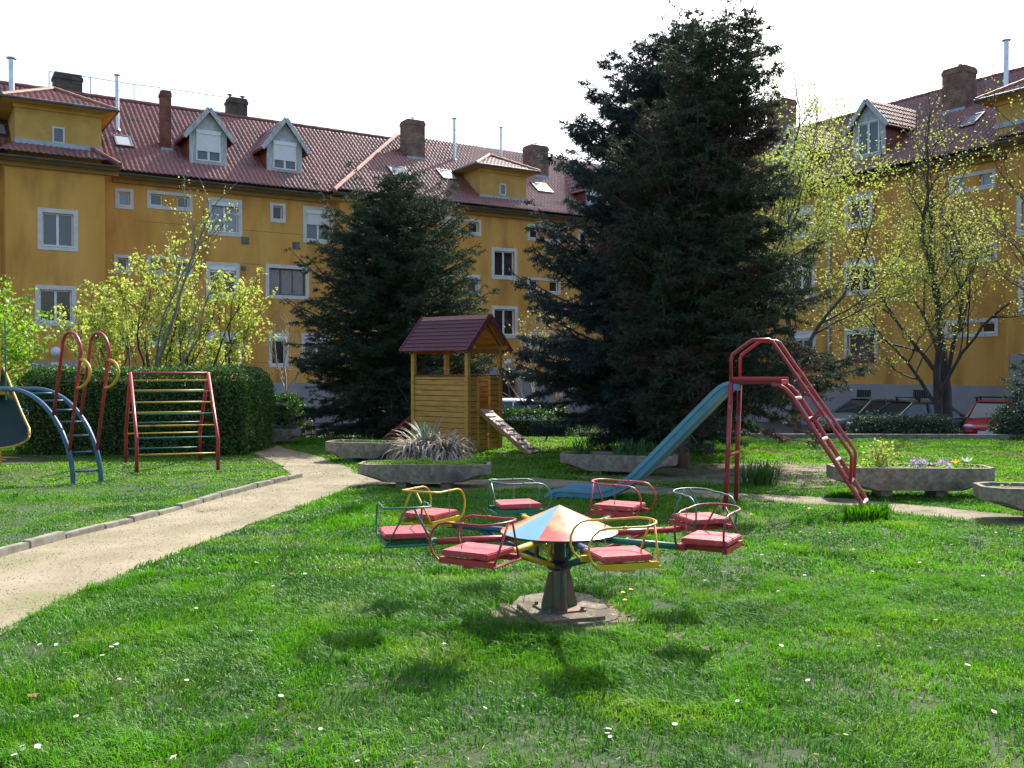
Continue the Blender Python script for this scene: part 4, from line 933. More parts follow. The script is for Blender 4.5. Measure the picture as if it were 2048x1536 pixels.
def frame():
    fl = Vector((-5.83, 14.74, 0)); r = Vector((1.15, .36, 0)); b = Vector((-.78, 1.5, 0)); up = Vector((0, 0, 1))
    root = thing('jungle_gym', 'red climbing frame with thin yellow and green rungs on the lawn before the hedge', 'climbing frame', tuple(fl))
    kz = .52; tz = 1.54
    def P(side, fb, z):     # fb 0 front, 1 back
        base = fl + r * side
        if z <= kz: return base + b * (0 if fb == 0 else 1) + up * z
        t = (z - kz) / (tz - kz); x = t * .5; return base + b * (x if fb == 0 else 1 - x) + up * z
    for s in (0, 1):
        for fb in (0, 1):
            m = MB(); m.tube([P(s, fb, -.03), P(s, fb, kz - .03), P(s, fb, kz + .03), P(s, fb, tz)], .028, 10); m.build('leg', P_red, root, smooth=True)
    m = MB(); m.tube([P(0, 0, tz), P(1, 0, tz)], .018, 8); m.build('top_bar', P_red, root, smooth=True)
    for k, z in enumerate((1.42, 1.24, 1.07, .89, .71, .53, .27)):
        m = MB(); m.tube([P(0, 0, z), P(1, 0, z)], .013, 8); m.build('rung', P_yel if k % 2 == 0 else P_grn, root, smooth=True)
    for k, z in enumerate((1.25, 1.05, .87, .69, .50, .24)):
        m = MB(); m.tube([P(0, 1, z), P(1, 1, z)], .013, 8); m.build('rung', P_grn if k % 2 == 1 else P_yel, root, smooth=True)
frame()

# ============================================================ CONCRETE PLANTERS
def planter(c, ang, L, label, W=.62, H=.24, lift=.08, round_=False):
    root = thing('planter', label, 'planter', (c[0], c[1], float(gz(c[0], c[1]))), ang, 'concrete planters around the playground', world_space=False)
    n = 2; m = MB()
    hx, hy = L / 2, W / 2; bx_, by = L * .30, W * .455; t = .05
    top = [(-hx, -hy * .55), (-hx + .16, -hy), (hx - .16, -hy), (hx, -hy * .55), (hx, hy * .55), (hx - .16, hy), (-hx + .16, hy), (-hx, hy * .55)]
    bot = [(-bx_, -by * .8), (-bx_ + .1, -by), (bx_ - .1, -by), (bx_, -by * .8), (bx_, by * .8), (bx_ - .1, by), (-bx_ + .1, by), (-bx_, by * .8)]
    k = len(top); z0, z1 = lift, lift + H; zm = lift + H * .42
    V = [(x, y, z0) for x, y in bot] + [(x, y * .97, zm) for x, y in top] + [(x, y, z1) for x, y in top] + [(x * (1 - t / hx), y * (1 - t / hy), z1) for x, y in top] + [(x * (1 - t / hx), y * (1 - t / hy), z1 - .06) for x, y in top]
    Fc = [tuple(range(k - 1, -1, -1))]
    for j in range(4):
        for i in range(k): Fc.append((j * k + i, j * k + (i + 1) % k, (j + 1) * k + (i + 1) % k, (j + 1) * k + i))
    m.add(V, Fc); m.build('trough', M_concd, root)
    s = MB(); s.add([(x * (1 - t / hx), y * (1 - t / hy), z1 - .045 + random.uniform(0, .012)) for x, y in top] + [(0, 0, z1 - .01)], [(i, (i + 1) % k, k) for i in range(k)]); s.build('soil', M_soil, root)
    for sx in (-1, 1):
        f = MB(); f.bx(sx * L * .17 - .07, sx * L * .17 + .07, -W * .3, W * .3, -.05, lift + .004); f.build('foot', M_concd, root)
    return root, lift + H
def aim(pa, pb, z=0.0):
    a = grd(*pa, z); b = grd(*pb, z); return ((a.x + b.x) / 2, (a.y + b.y) / 2), math.atan2(b.y - a.y, b.x - a.x), (b - a).length
PL = {}
PL['near'] = planter((-1.19, 13.0), R_(-4), 1.80, 'concrete planter full of low green plants nearest the sandy path bend'); 
PL['mid'] = planter((-2.55, 16.5), R_(-14), 1.35, 'concrete planter half hidden behind the dry yucca', H=.27)
PL['tree'] = planter((1.62, 14.4), R_(-16), 1.75, 'shaded concrete planter with sword leaves under the big conifers')
PL['right'] = planter((4.98, 11.9), R_(-3), 1.95, 'concrete planter with mauve pansies and a yellow tulip behind the slide ladder', H=.28, lift=.11)
PL['edge'] = planter((5.85, 10.0), R_(-12), 1.75, 'empty-looking concrete planter cut by the right edge', lift=.12)
PL['far'] = planter((-5.0, 20.3), R_(6), .95, 'small shaded concrete planter beyond the hedge end', W=.6, H=.26)

# ============================================================ FOLIAGE HELPERS
def leaf_cloud(P, size, up_bias=.3, aspect=1.0, fold=.0):
    """P (n,3): one bent quad leaf at each point"""
    n = len(P); nrm = norm(randdir(n) + np.array([0, 0, up_bias])); a = norm(np.cross(nrm, randdir(n))); b = np.cross(nrm, a)
    s = size * rng.uniform(.65, 1.3, (n, 1)); V = np.empty((n, 4, 3)); V[:, 0] = P - a * s * .5; V[:, 1] = P + b * s * .45 * aspect + nrm * s * fold; V[:, 2] = P + a * s * .5; V[:, 3] = P - b * s * .45 * aspect + nrm * s * fold
    return V.reshape(-1, 3), np.arange(n * 4).reshape(n, 4)
def star_cloud(P, size, k=4):
    """small bunches: k leaves around each point"""
    Q = np.repeat(P, k, 0) + rng.normal(size=(len(P) * k, 3)) * size * .55
    return leaf_cloud(Q, size)
def needles(S, D, Ln, k, nl, nw, spread=.75):
    """needle triangles along twigs. S start (n,3), D dir, Ln length (n,)"""
    n = len(S); t = rng.random((n, k)) ; base = S[:, None] + D[:, None] * (t * Ln[:, None])[..., None]
    rd = norm(rng.normal(size=(n, k, 3))); rd = norm(rd - (rd * D[:, None]).sum(-1, keepdims=True) * D[:, None])
    nd = norm(D[:, None] * (1 - spread * .55) + rd * spread); L = nl * rng.uniform(.6, 1.2, (n, k, 1)); sd = norm(np.cross(nd, norm(rng.normal(size=(n, k, 3))))) * nw * .5
    V = np.stack([base - sd, base + sd, base + nd * L], 2); return V.reshape(-1, 3), np.arange(n * k * 3).reshape(-1, 3)
def cat(parts):
    V = []; Q = []; o = 0
    for v, q in parts: V.append(v); Q.append(q + o); o += len(v)
    return np.concatenate(V), np.concatenate(Q)

def conifer(name, label, cat_, X, Y, H, prof, material, bark, z0=.3, step=.12, per=7, droop=.25, rise=.25, seed=1, tw=.085, nl=.085, nw=.016, k=12, trunk=.12, lean=(0, 0), twl=.32, top_prof=None, clump=0.0, dens=1.0, tip_up=.2, wild=.25):
    """prof(z, phi) -> branch length; lean: horizontal offset of the axis at the top"""
    rg = np.random.default_rng(seed); g = float(gz(X, Y)); root = thing(name, label, cat_, (X, Y, g))
    ax = lambda z: np.array([X + lean[0] * (z / H) ** 1.5, Y + lean[1] * (z / H) ** 1.5, g + z])
    tb = MB(); zs_ = np.linspace(-.1, H * .98, 14); tb.tube([ax(max(z, 0)) - np.array([0, 0, .1 if z < 0 else 0]) for z in zs_], [max(trunk * (1 - z / H) ** .8, .008) for z in np.clip(zs_, 0, H)], 10); tb.build('trunk', bark, root, smooth=True)
    S = []; D = []; Ls = []; br = MB(); z = z0
    while z < H * .985:
        npr = max(4, int(per * (1 if z < H * .8 else .7))); ph0 = rg.uniform(0, 6.28)
        for b in range(npr):
            ph = ph0 + 2 * math.pi * b / npr + rg.uniform(-.35, .35); L = prof(z, ph) * rg.uniform(.78, 1.12)
            if clump and rg.random() < clump: L *= rg.uniform(.45, .8)
            if L < .05: L = .05
            zz = z + rg.uniform(-step, step) * .5; o = ax(min(zz, H)); hd = np.array([math.cos(ph), math.sin(ph), 0]); ri = rise + (z / H) * .55 + rg.normal() * wild; dr = droop * rg.uniform(.5, 1.4)
            nseg = max(3, int(L / .16)); ts = np.linspace(0, 1, nseg + 1); dz = ri * ts * L - dr * L * (ts ** 2) * 1.6 + tip_up * L * ts ** 4
            pts = o + hd[None] * (ts * L)[:, None] + np.array([0, 0, 1])[None] * dz[:, None]; sidev = np.array([-hd[1], hd[0], 0])
            pts += sidev[None] * (np.sin(ts * 3 + ph) * .06 * L)[:, None]
            if L > .35: br.tube([Vector(p) for p in pts[::2]] if len(pts) > 4 else [Vector(p) for p in pts], [max(.004, .018 * L * (1 - t * .85)) for t in (ts[::2] if len(pts) > 4 else ts)], 4, cap=False)
            m = max(3, int(L / tw * dens)); tt = np.sort(rg.uniform(.12 if L < 1 else .22, 1, m))
            for j, t in enumerate(tt):
                q = np.array([np.interp(t, ts, pts[:, c]) for c in range(3)]); sg = 1 if j % 2 else -1
                ll = twl * (1.15 - t * .65) * rg.uniform(.6, 1.2) * min(1, L / .7 + .3); dv = hd * rg.uniform(.45, .9) + sidev * sg * rg.uniform(.4, 1.0) + np.array([0, 0, rg.uniform(-.55, .25)])
                dv = dv / np.linalg.norm(dv); S.append(q); D.append(dv); Ls.append(ll)
                if ll > .16:
                    for s2 in (-1, 1):
                        d2 = dv * .7 + np.cross(dv, [0, 0, 1]) * s2 * .7 + np.array([0, 0, rg.uniform(-.4, .2)]); d2 /= np.linalg.norm(d2); S.append(q + dv * ll * rg.uniform(.3, .6)); D.append(d2); Ls.append(ll * .55)
            S.append(pts[-2]); D.append((pts[-1] - pts[-2]) / max(1e-6, np.linalg.norm(pts[-1] - pts[-2]))); Ls.append(max(.12, twl * .5))
        z += step * rg.uniform(.8, 1.2)
    S.append(ax(H * .93)); D.append(np.array([0, 0, 1.])); Ls.append(H * .07)
    S = np.array(S); D = np.array(D); Ls = np.array(Ls)
    br.build('branch_wood', bark, root)
    V, T = needles(S, D, Ls, k, nl, nw); mesh_np('crown', V, tris=T, material=material, parent=root); print(name, 'needles', len(T)); return root
def table(px0, rows, pxm):
    """rows: (z, left, right) half-widths in metres -> prof(z,phi)"""
    Z = [r[0] for r in rows]; Lf = [r[1] for r in rows]; Rt = [r[2] for r in rows]
    def f(z, ph):
        l = np.interp(z, Z, Lf); r = np.interp(z, Z, Rt); c = math.cos(ph); e = (r if c > 0 else l); m = (l + r) / 2 * .9
        return e * abs(c) ** 1.2 + m * (1 - abs(c) ** 1.2)
    return f
# medium spruce behind the path
p_ = grd(785, 872); s_ = p_.y / F
rows = [((872 - y) * s_, (785 - l) * s_, (r - 785) * s_) for y, l, r in [(865, 620, 930), (800, 590, 985), (700, 585, 985), (630, 600, 970), (560, 620, 965), (500, 655, 925), (450, 690, 905), (400, 735, 850), (360, 765, 815), (335, 785, 795)]]
conifer('spruce_tree', 'dense dark green spruce behind the wooden playhouse', 'tree', p_.x, p_.y, (872 - 335) * s_, table(0, rows, 0), M_spruce, M_bark, z0=.15, step=.12, per=12, seed=3, k=14, droop=.28, twl=.36, nl=.075, nw=.017)
# tall spruce of the big pair
def silhouette(cx, yb, yt, leanpx, s, R):
    ax = lambda y: cx + leanpx * ((yb - y) / (yb - yt)) ** 1.5
    return table(0, [((yb - y) * s, max(.1, (ax(y) - l) * s), max(.1, (r - ax(y)) * s)) for y, l, r in R], 0)
p_ = grd(1318, 903); s_ = p_.y / F
R = [(895, 1180, 1430), (850, 1110, 1480), (800, 1035, 1500), (700, 1035, 1500), (600, 1055, 1480), (500, 1115, 1470), (420, 1120, 1450), (350, 1120, 1450), (320, 1165, 1450), (255, 1175, 1440), (205, 1215, 1440), (165, 1270, 1430), (150, 1245, 1430), (110, 1305, 1410), (80, 1345, 1392), (48, 1360, 1374)]
conifer('spruce_tree', 'tall blue-tinged spruce whose pointed top is the highest left of the juniper', 'tree', p_.x, p_.y, (903 - 42) * s_, silhouette(1318, 903, 42, 52, s_, R), M_spruceB, M_bark, z0=.25, step=.12, per=12, wild=.2, seed=5, k=13, droop=.22, twl=.42, nl=.10, nw=.021, trunk=.16, lean=(52 * s_, 0), clump=.2)
# juniper with bare reddish trunk in front
p_ = grd(1358, 936); s_ = p_.y / F
R = [(905, 1340, 1480), (880, 1320, 1600), (840, 1300, 1700), (800, 1260, 1690), (740, 1230, 1640), (680, 1210, 1650), (600, 1190, 1660), (560, 1195, 1600), (480, 1200, 1590), (420, 1215, 1560), (350, 1240, 1545), (290, 1280, 1530), (250, 1300, 1535), (210, 1320, 1560), (175, 1330, 1555), (140, 1330, 1520), (110, 1350, 1505), (90, 1385, 1535), (65, 1425, 1490), (45, 1450, 1475)]
conifer('juniper_tree', 'big dark juniper with a bare reddish trunk and drooping right side behind the slide', 'tree', p_.x, p_.y, (936 - 40) * s_, silhouette(1358, 936, 40, 100, s_, R), M_junip, M_barkr, z0=.8, step=.12, per=11, wild=.3, seed=11, k=13, droop=.30, twl=.40, nl=.085, nw=.020, trunk=.17, lean=(100 * s_, 0), clump=.2, rise=.30)
# small spruce at the right edge
conifer('spruce_tree', 'young blue-green spruce cut by the right edge beside the red car', 'tree', 13.35, 22.2, 3.2, lambda z, ph: max(.1, 2.0 * (1 - z / 3.3)), M_hedgeb, M_bark, z0=.15, step=.15, per=9, seed=15, k=12, droop=.2, twl=.34, nl=.09, nw=.022)

# ------------------------------------------------------------ broadleaf trees
def grow(rg, mb, p, d, L, r, lvl, maxl, ends, spread=.55, up=.15, ratio=.68, kids=3, seg=6, wob=.12, keep=None):
    n = 4; pts = [p]; rr = [r]; q = p.copy(); dd = d / np.linalg.norm(d); dirs = []
    for i in range(n):
        dd = dd + rg.normal(size=3) * wob * (1 if lvl else .5); dd[2] += up * .25; dd /= np.linalg.norm(dd); q = q + dd * L / n; pts.append(q.copy()); rr.append(r * (1 - .38 * (i + 1) / n)); dirs.append(dd.copy())
    mb.tube([Vector(x) for x in pts], rr, max(4, seg - lvl), cap=False)
    if lvl >= 2 or lvl == maxl: ends += [(pts[k], dirs[min(k, n - 1)], lvl) for k in range(1, n + 1)]
    if lvl < maxl:
        kk = kids + (1 if rg.random() < .4 else 0)
        for i in range(kk):
            t = 1.0 if i == 0 else rg.uniform(.35, .95); o = np.array([np.interp(t * n, range(n + 1), [x[c] for x in pts]) for c in range(3)])
            pr = rg.normal(size=3); pr -= pr.dot(dd) * dd; pr /= np.linalg.norm(pr); sp = spread * (.5 if i == 0 else rg.uniform(.8, 1.4)); nd = dd * math.cos(sp) + pr * math.sin(sp); nd[2] += up
            grow(rg, mb, o, nd, L * ratio * rg.uniform(.75, 1.15), r * (.62 if i == 0 else .45), lvl + 1, maxl, ends, spread, up, ratio, kids, seg, wob)
def broadleaf(name, label, cat_, X, Y, stems, maxl, leafm, bark, size, seed, per=3, spread=.5, up=.15, ratio=.68, kids=3, jitter=.06, leaf_from=2, frac=1.0, zcut=None, group=None):
    rg = np.random.default_rng(seed); g = float(gz(X, Y)); root = thing(name, label, cat_, (X, Y, g), group=group); mb = MB(); ends = []
    for (ox, oy, d, L, r) in stems: grow(rg, mb, np.array([X + ox, Y + oy, g - .05]), np.array(d, float), L, r, 0, maxl, ends, spread, up, ratio, kids)
    mb.build('trunk', bark, root, smooth=True)
    E = np.array([e[0] for e in ends if e[2] >= leaf_from])
    if len(E) and leafm is not None:
        if frac < 1: E = E[rg.random(len(E)) < frac]
        if zcut is not None: E = E[(E[:, 2] > g + zcut[0]) & (E[:, 2] < g + zcut[1])]
        P = np.repeat(E, per, 0) + rng.normal(size=(len(E) * per, 3)) * jitter; V, Q = leaf_cloud(P, size, .4, .9, .06); mesh_np('foliage', V, quads=Q, material=leafm, parent=root); print(name, len(Q))
    return root
# yellow-green maple thicket behind the hedge: leaning young tree + shrubs
q = at(258, 740, 21.0); 
broadleaf('maple_tree', 'slender maple with pale leaning trunk and half-bare twigs behind the hedge', 'tree', q.x, 21.0, [(0, 0, (.24, 0, 1), 3.1, .06)], 4, M_maple, M_barkl, .05, 21, per=2, spread=.45, up=.2, ratio=.62, kids=3, leaf_from=3, frac=.3)
for k, (px, hh, sd) in enumerate(((300, 1.7, 31), (345, 2.0, 36), (400, 1.65, 33), (205, 1.55, 34))):
    q = at(px, 740, 22.0 + k * .25)
    broadleaf('maple_shrub', ['yellow-green maple shrub right behind the leaning pale trunk', 'tallest yellow-green maple shrub in the middle of the thicket', 'yellow-green maple shrub at the right end of the thicket', 'yellow-green maple shrub at the left end of the thicket'][k], 'shrub', q.x, 22.0 + k * .25,
              [(-.15, 0, (-.25, .1, 1), hh, .04), (.15, .1, (.22, 0, 1), hh * .95, .035), (0, 0, (.02, 0, 1), hh * 1.1, .04)], 4, M_maple, M_bark, .075, sd, per=6, spread=.5, up=.22, ratio=.66, kids=3, leaf_from=2, jitter=.05, frac=.24, group='maple shrubs behind the hedge')
# bright green tree at the left edge
broadleaf('leafy_tree', 'fresh green leafy tree cut by the left edge', 'tree', -10.9, 18.6, [(0, 0, (.08, 0, 1), 1.9, .08), (0, .1, (-.2, 0, 1), 1.8, .06), (0, 0, (.3, -.1, 1), 1.5, .05)], 4, M_green, M_bark, .075, 41, per=5, spread=.62, up=.12, ratio=.72, kids=3, jitter=.09)
# bare little tree behind the small hedge
q = at(576, 800, 24.5)
broadleaf('bare_tree', 'small leafless tree with pale pruned twigs before the facade', 'tree', q.x, 24.5, [(0, 0, (.0, 0, 1), 2.1, .045)], 3, None, M_twig, .04, 52, spread=.6, up=.15, ratio=.55, kids=4)
# budding tree between the conifers
q = at(1080, 700, 26.5)
broadleaf('budding_tree', 'thin budding tree with yellow tufts between spruce and juniper', 'tree', q.x + .3, 26.5, [(0, 0, (.05, 0, 1), 2.0, .06), (.1, 0, (-.35, 0, 1), 2.0, .05), (0, 0, (.3, 0, 1), 1.9, .05)], 4, M_bud, M_twig, .06, 61, per=2, spread=.45, up=.22, ratio=.68, kids=3, leaf_from=4, frac=.16)
# linden with forked trunk on the right
q = at(1890, 820, 29.0)
broadleaf('linden_tree', 'linden with dark forked trunk and sparse new leaves in front of the right block', 'tree', q.x, 29.0, [(.02, 0, (.04, 0, 1), 3.9, .17), (-.05, 0, (-.17, 0, 1), 3.4, .15)], 5, M_linden, M_bark, .060, 77, per=3, spread=.60, up=.12, ratio=.70, kids=3, leaf_from=3, jitter=.15, frac=.68)
q = at(1600, 820, 28.5)
broadleaf('linden_tree', 'linden with bright yellow-green crown half hidden behind the juniper', 'tree', q.x, 28.5, [(0, 0, (-.03, 0, 1), 3.7, .15)], 5, M_linden, M_bark, .075, 75, per=6, spread=.56, up=.14, ratio=.74, kids=3, leaf_from=3, jitter=.18, frac=.95)
# boughs reaching in from the right
q = at(2230, 700, 24.0)
broadleaf('linden_tree', 'linden outside the right edge whose twigs hang into the picture', 'tree', q.x, 24.0, [(0, 0, (-.03, 0, 1), 3.6, .16), (0, 0, (-.25, 0, 1), 3.2, .12)], 5, M_linden, M_bark, .06, 83, per=3, spread=.55, up=.10, ratio=.74, kids=3, leaf_from=4, jitter=.1, frac=.4)

# ------------------------------------------------------------ hedges
def hedge(label, x0, x1, y0, y1, h, m, n, leaf, seed, rot=0, rag=.05, taper=0.0, name='hedge'):
    rg = np.random.default_rng(seed); cx, cy = (x0 + x1) / 2, (y0 + y1) / 2; g = float(gz(cx, cy)); root = thing(name, label, 'hedge', (cx, cy, g), rot, world_space=False)
    hx, hy = (x1 - x0) / 2, (y1 - y0) / 2
    def bulge(P): return fbm(P[:, 0] * 1.7 + P[:, 2] * 1.3 + seed, P[:, 1] * 1.7 + P[:, 2]) - .5
    A = [2 * hx * h, 2 * hx * h, 2 * hy * h, 2 * hy * h, 4 * hx * hy]; A = np.array(A); c = rg.choice(5, n, p=A / A.sum()); u = rg.uniform(-1, 1, n); v = rg.uniform(0, 1, n); w = rg.uniform(-1, 1, n)
    P = np.zeros((n, 3)); Nn = np.zeros((n, 3))
    for k, (f, nn) in enumerate(((lambda: (u * hx, -hy + 0 * u, v * h), (0, -1, 0)), (lambda: (u * hx, hy + 0 * u, v * h), (0, 1, 0)), (lambda: (-hx + 0 * u, w * hy, v * h), (-1, 0, 0)), (lambda: (hx + 0 * u, w * hy, v * h), (1, 0, 0)), (lambda: (u * hx, w * hy, h + 0 * u), (0, 0, 1)))):
        q = np.stack(f(), 1); s = c == k; P[s] = q[s]; Nn[s] = nn
    # round the upper edges
    tz = np.clip((P[:, 2] - (h - .3)) / .3, 0, 1) ** 2 * .16; P[:, 0] -= np.sign(P[:, 0]) * tz * np.clip(np.abs(P[:, 0]) / hx, 0, 1) ** 3; P[:, 1] -= np.sign(P[:, 1]) * tz * np.clip(np.abs(P[:, 1]) / hy, 0, 1) ** 3
    P += Nn * (bulge(P)[:, None] * .18) + rg.normal(size=(n, 3)) * rag + Nn * (rg.exponential(.02, (n, 1)) - .03); P[:, 2] = np.maximum(P[:, 2], .02)
    V, Q = leaf_cloud(P, leaf, .2, .7, .1); mesh_np('leaves', V, quads=Q, material=m, parent=root)
    cb = MB(); cb.bx(-hx + .16, hx - .16, -hy + .16, hy - .16, 0, h - .2); cb.build('dark_core', mat('hedge_inner', (.012, .015, .008), (.03, .03, .015), .95, 8), root); return root  # solid near-black box behind the leaves, its colour standing for the shaded interior
hedge('long clipped green hedge behind the climbing frame', -9.25, -4.95, 17.7, 19.6, 1.57, M_hedge, 60000, .048, 1, rag=.025)
hedge('low clipped hedge block right of the long hedge', -6.3, -5.25, 22.6, 24.0, 1.15, M_hedge, 11000, .055, 2, rag=.03)
hedge('dark low hedge behind the ramp of the playhouse', -.35, 1.5, 23.6, 24.6, 1.0, M_hedge, 9000, .06, 3, rag=.05)
hedge('low dark hedge running under the juniper', 1.6, 6.4, 24.2, 25.2, .85, M_hedge, 12000, .06, 4, rag=.06)
hedge('loose blue-green hedge in front of the dark green car', 8.3, 10.6, 22.6, 23.4, .50, M_hedgeb, 14000, .06, 5, rag=.06)
hedge('dark bushy hedge at the right edge beside the red car', 11.4, 14.8, 21.6, 22.6, .66, M_hedgeb, 14000, .06, 6, rag=.08)
hedge('low hedge strip seen under the spruce', -5.1, -1.0, 26.0, 26.6, .8, M_hedge, 8000, .06, 7, rag=.05)

# ------------------------------------------------------------ yucca, sword leaves, planter greens
def blades(cx, cy, n, L, w, tilt, seed, z0=0.0, rad=.03, bend=.6, seg=5):
    rg = np.random.default_rng(seed); V = []; Q = []
    for i in range(n):
        ph = rg.uniform(0, 6.28); el = rg.uniform(*tilt); l = L * rg.uniform(.65, 1.1); hd = np.array([math.cos(ph), math.sin(ph), 0]); sd = np.array([-hd[1], hd[0], 0]); p = np.array([cx, cy, z0]) + hd * rg.uniform(0, rad) * 1.0 + sd * rg.uniform(-rad, rad); e = el; b = len(V)
        bd = bend * rg.uniform(.5, 1.4)
        for k in range(seg + 1):
            t = k / seg; ww = w * (1 - t ** 1.8) * (.7 + .6 * t) + .002; V += [p - sd * ww / 2, p + sd * ww / 2]; p = p + (hd * math.cos(e) + np.array([0, 0, math.sin(e)])) * l / seg; e -= bd / seg * (1 + t); p[2] = max(p[2], .02)
        for k in range(seg): Q.append((b + 2 * k, b + 2 * k + 1, b + 2 * k + 3, b + 2 * k + 2))
    return np.array(V), np.array(Q)
yr = thing('yucca_plant', 'big dry yucca clump with curled grey-brown leaves before the playhouse', 'plant', (-1.38, 15.9, 0))
V, Q = cat([blades(-1.38 + dx, 15.9, 190, .74, .045, (.35, 1.45), 91 + i, .14, .13, 2.5) for i, dx in enumerate((-.2, .02, .26))]); mesh_np('dry_leaves', V, quads=Q, material=M_yucca, parent=yr)
V, Q = cat([blades(-1.42, 15.9, 46, .56, .04, (.9, 1.5), 95, .28, .09, .5), blades(-1.12, 15.9, 18, .42, .035, (.6, 1.4), 96, .25, .08, 1.4)]); mesh_np('green_leaves', V, quads=Q, material=M_yuccag, parent=yr)
def swords(label, spots, n, L, seed, m=M_iris, name='iris_plant', group=None):
    cx = sum(s[0] for s in spots) / len(spots); cy = sum(s[1] for s in spots) / len(spots); z = spots[0][2]
    V, Q = cat([blades(x, y, n, L, .022, (1.1, 1.55), seed + i, zz, .07, .35) for i, (x, y, zz) in enumerate(spots)]); o = mesh_np(name, V, quads=Q, material=m); o = recenter(o, (cx, cy, z)); tag(o, label, 'plant', group); return o
swords('iris clump with sword leaves at the left end of the shaded planter', [(1.0, 14.62, .29), (1.12, 14.58, .29)], 22, .30, 120)
swords('iris row with sword leaves at the right half of the shaded planter', [(1.62, 14.45, .29), (1.8, 14.4, .29), (1.98, 14.3, .29), (2.15, 14.28, .29)], 22, .28, 130)
swords('iris clump in the grass beside the slide leg', [(3.2, 12.85, 0), (3.28, 12.9, 0), (3.36, 12.85, 0), (3.44, 12.9, 0), (3.52, 12.95, 0)], 30, .38, 140)
swords('tall grass tuft around the foot of the slide ladder', [(3.72, 10.0, 0), (3.86, 10.05, 0), (3.6, 9.98, 0), (3.95, 10.15, 0)], 60, .2, 150, M_grass, 'grass_tuft')
rt_ = thing('iris_plant', 'stiff young shoots sprouting in the half-hidden planter beside the yucca', 'plant', (-2.65, 16.5, .29))
for i, sx_ in enumerate((-2.9, -2.65, -2.4)): V, Q = blades(sx_, 16.5, 14, .13, .022, (1.1, 1.55), 160 + i, .29, .07, .35); mesh_np('shoots', V, quads=Q, material=M_iris, parent=rt_)
def ground_cover(label, c, ang, L, W, z, n, size, m, seed, hgt=.08, name='leafy_plants'):
    rg = np.random.default_rng(seed); u = rg.uniform(-L / 2, L / 2, n); v = rg.uniform(-W / 2, W / 2, n); ca, sa = math.cos(ang), math.sin(ang)
    hh = hgt * (.2 + 1.8 * vn(u * 4 + seed, v * 4) ** 2); P = np.stack([c[0] + u * ca - v * sa, c[1] + u * sa + v * ca, z - .03 + hh * rg.uniform(0, 1, n)], 1); V, Q = leaf_cloud(P, size, .5, .8); o = mesh_np(name, V, quads=Q, material=m); recenter(o, (c[0], c[1], z - .05)); o['kind'] = 'stuff'; return o
ground_cover('x', (-1.19, 13.0), R_(-4), 1.6, .46, .32, 4200, .032, M_green, 5, .07)
ground_cover('x', (-2.55, 16.5), R_(-14), 1.2, .4, .34, 900, .035, M_hedge, 6, .05)
ground_cover('x', (4.98, 11.9), R_(-3), 1.75, .44, .38, 900, .035, M_green, 7, .06)
ground_cover('x', (-5.0, 20.3), R_(6), .8, .4, .33, 900, .05, mat('violet', (.10, .05, .16), (.06, .10, .05), .7, 4, island=True), 8, .12)
ground_cover('x', (5.85, 10.0), R_(-12), 1.6, .44, .35, 250, .03, M_green, 9, .03)
M_mauve = mat('petal_mauve', (.42, .30, .55), (.62, .52, .70), .6, 4, island=True, trans=.3); M_wpet = mat('petal_white', (.80, .80, .78), None, .6, trans=.3); M_ypet = mat('petal_yellow', (.80, .58, .02), None, .5, trans=.3); M_stem = mat('stem', (.07, .17, .03), None, .6)
def flower_clump(label, x, y, z, m, n, r, seed):
    rg = np.random.default_rng(seed); P = np.stack([x + rg.normal(0, r, n), y + rg.normal(0, r, n), z + rg.uniform(0, .05, n)], 1); V, Q = star_cloud(P, .028, 5); root = thing('pansy_clump', label, 'flowers', (x, y, z - .03), group='mauve pansies in the planter'); mesh_np('petals', V, quads=Q, material=m, parent=root)
    V, Q = leaf_cloud(P - np.array([0, 0, .03]) + rg.normal(size=P.shape) * .02, .035); mesh_np('leaves', V, quads=Q, material=M_green, parent=root)
for i, (px, w) in enumerate(((1838, 18), (1850, 14), (1880, 10), (1898, 9))): flower_clump(['mauve pansies left of the tulip, broadest clump', 'mauve pansies touching the broadest clump', 'mauve pansies halfway to the tulip', 'mauve pansies right beside the tulip'][i], (px - 1024) / F * 11.75, 11.78, .42, M_mauve, w, .045, 300 + i)
def tulip(label, px, py, m, cat_='tulip', op=1.0):
    Y = 11.9; p = at(px, py, Y); root = thing('tulip', label, cat_, (p.x, Y, .36)); s = MB(); s.tube([(p.x, Y, .34), (p.x + .01, Y, (.36 + p.z) / 2), (p.x, Y, p.z - .03)], .005, 6); s.build('stem', M_stem, root)
    V, Q = blades(p.x, Y, 5, .16, .03, (.9, 1.4), int(px), .36, .01, .5); mesh_np('leaf', V, quads=Q, material=M_green, parent=root)
    f = MB()
    for k in range(6):
        a = k * math.pi / 3; d = Vector((math.cos(a), math.sin(a), 0)); t = Vector((-d.y, d.x, 0)); b = Vector((p.x, Y, p.z - .03)); f.add([b, b + d * .028 * op + t * .018 + Vector((0, 0, .025)), b + d * .035 * op + Vector((0, 0, .062)), b + d * .028 * op - t * .018 + Vector((0, 0, .025))], [(0, 1, 2, 3)])
    f.build('bloom', m, root)
tulip('open yellow tulip standing up from the planter behind the ladder', 1911, 923, M_ypet, op=1.3); tulip('fading white tulip right of the yellow one', 1934, 919, M_wpet, op=1.9)
bs = thing('small_bush', 'small pale flowering bush in the planter behind the ladder', 'bush', (4.62, 11.9, .36)); P = np.array([4.62, 11.9, .5]) + rng.normal(size=(420, 3)) * np.array([.1, .08, .09]); V, Q = leaf_cloud(P, .035); mesh_np('leaves', V, quads=Q, material=M_linden, parent=bs)
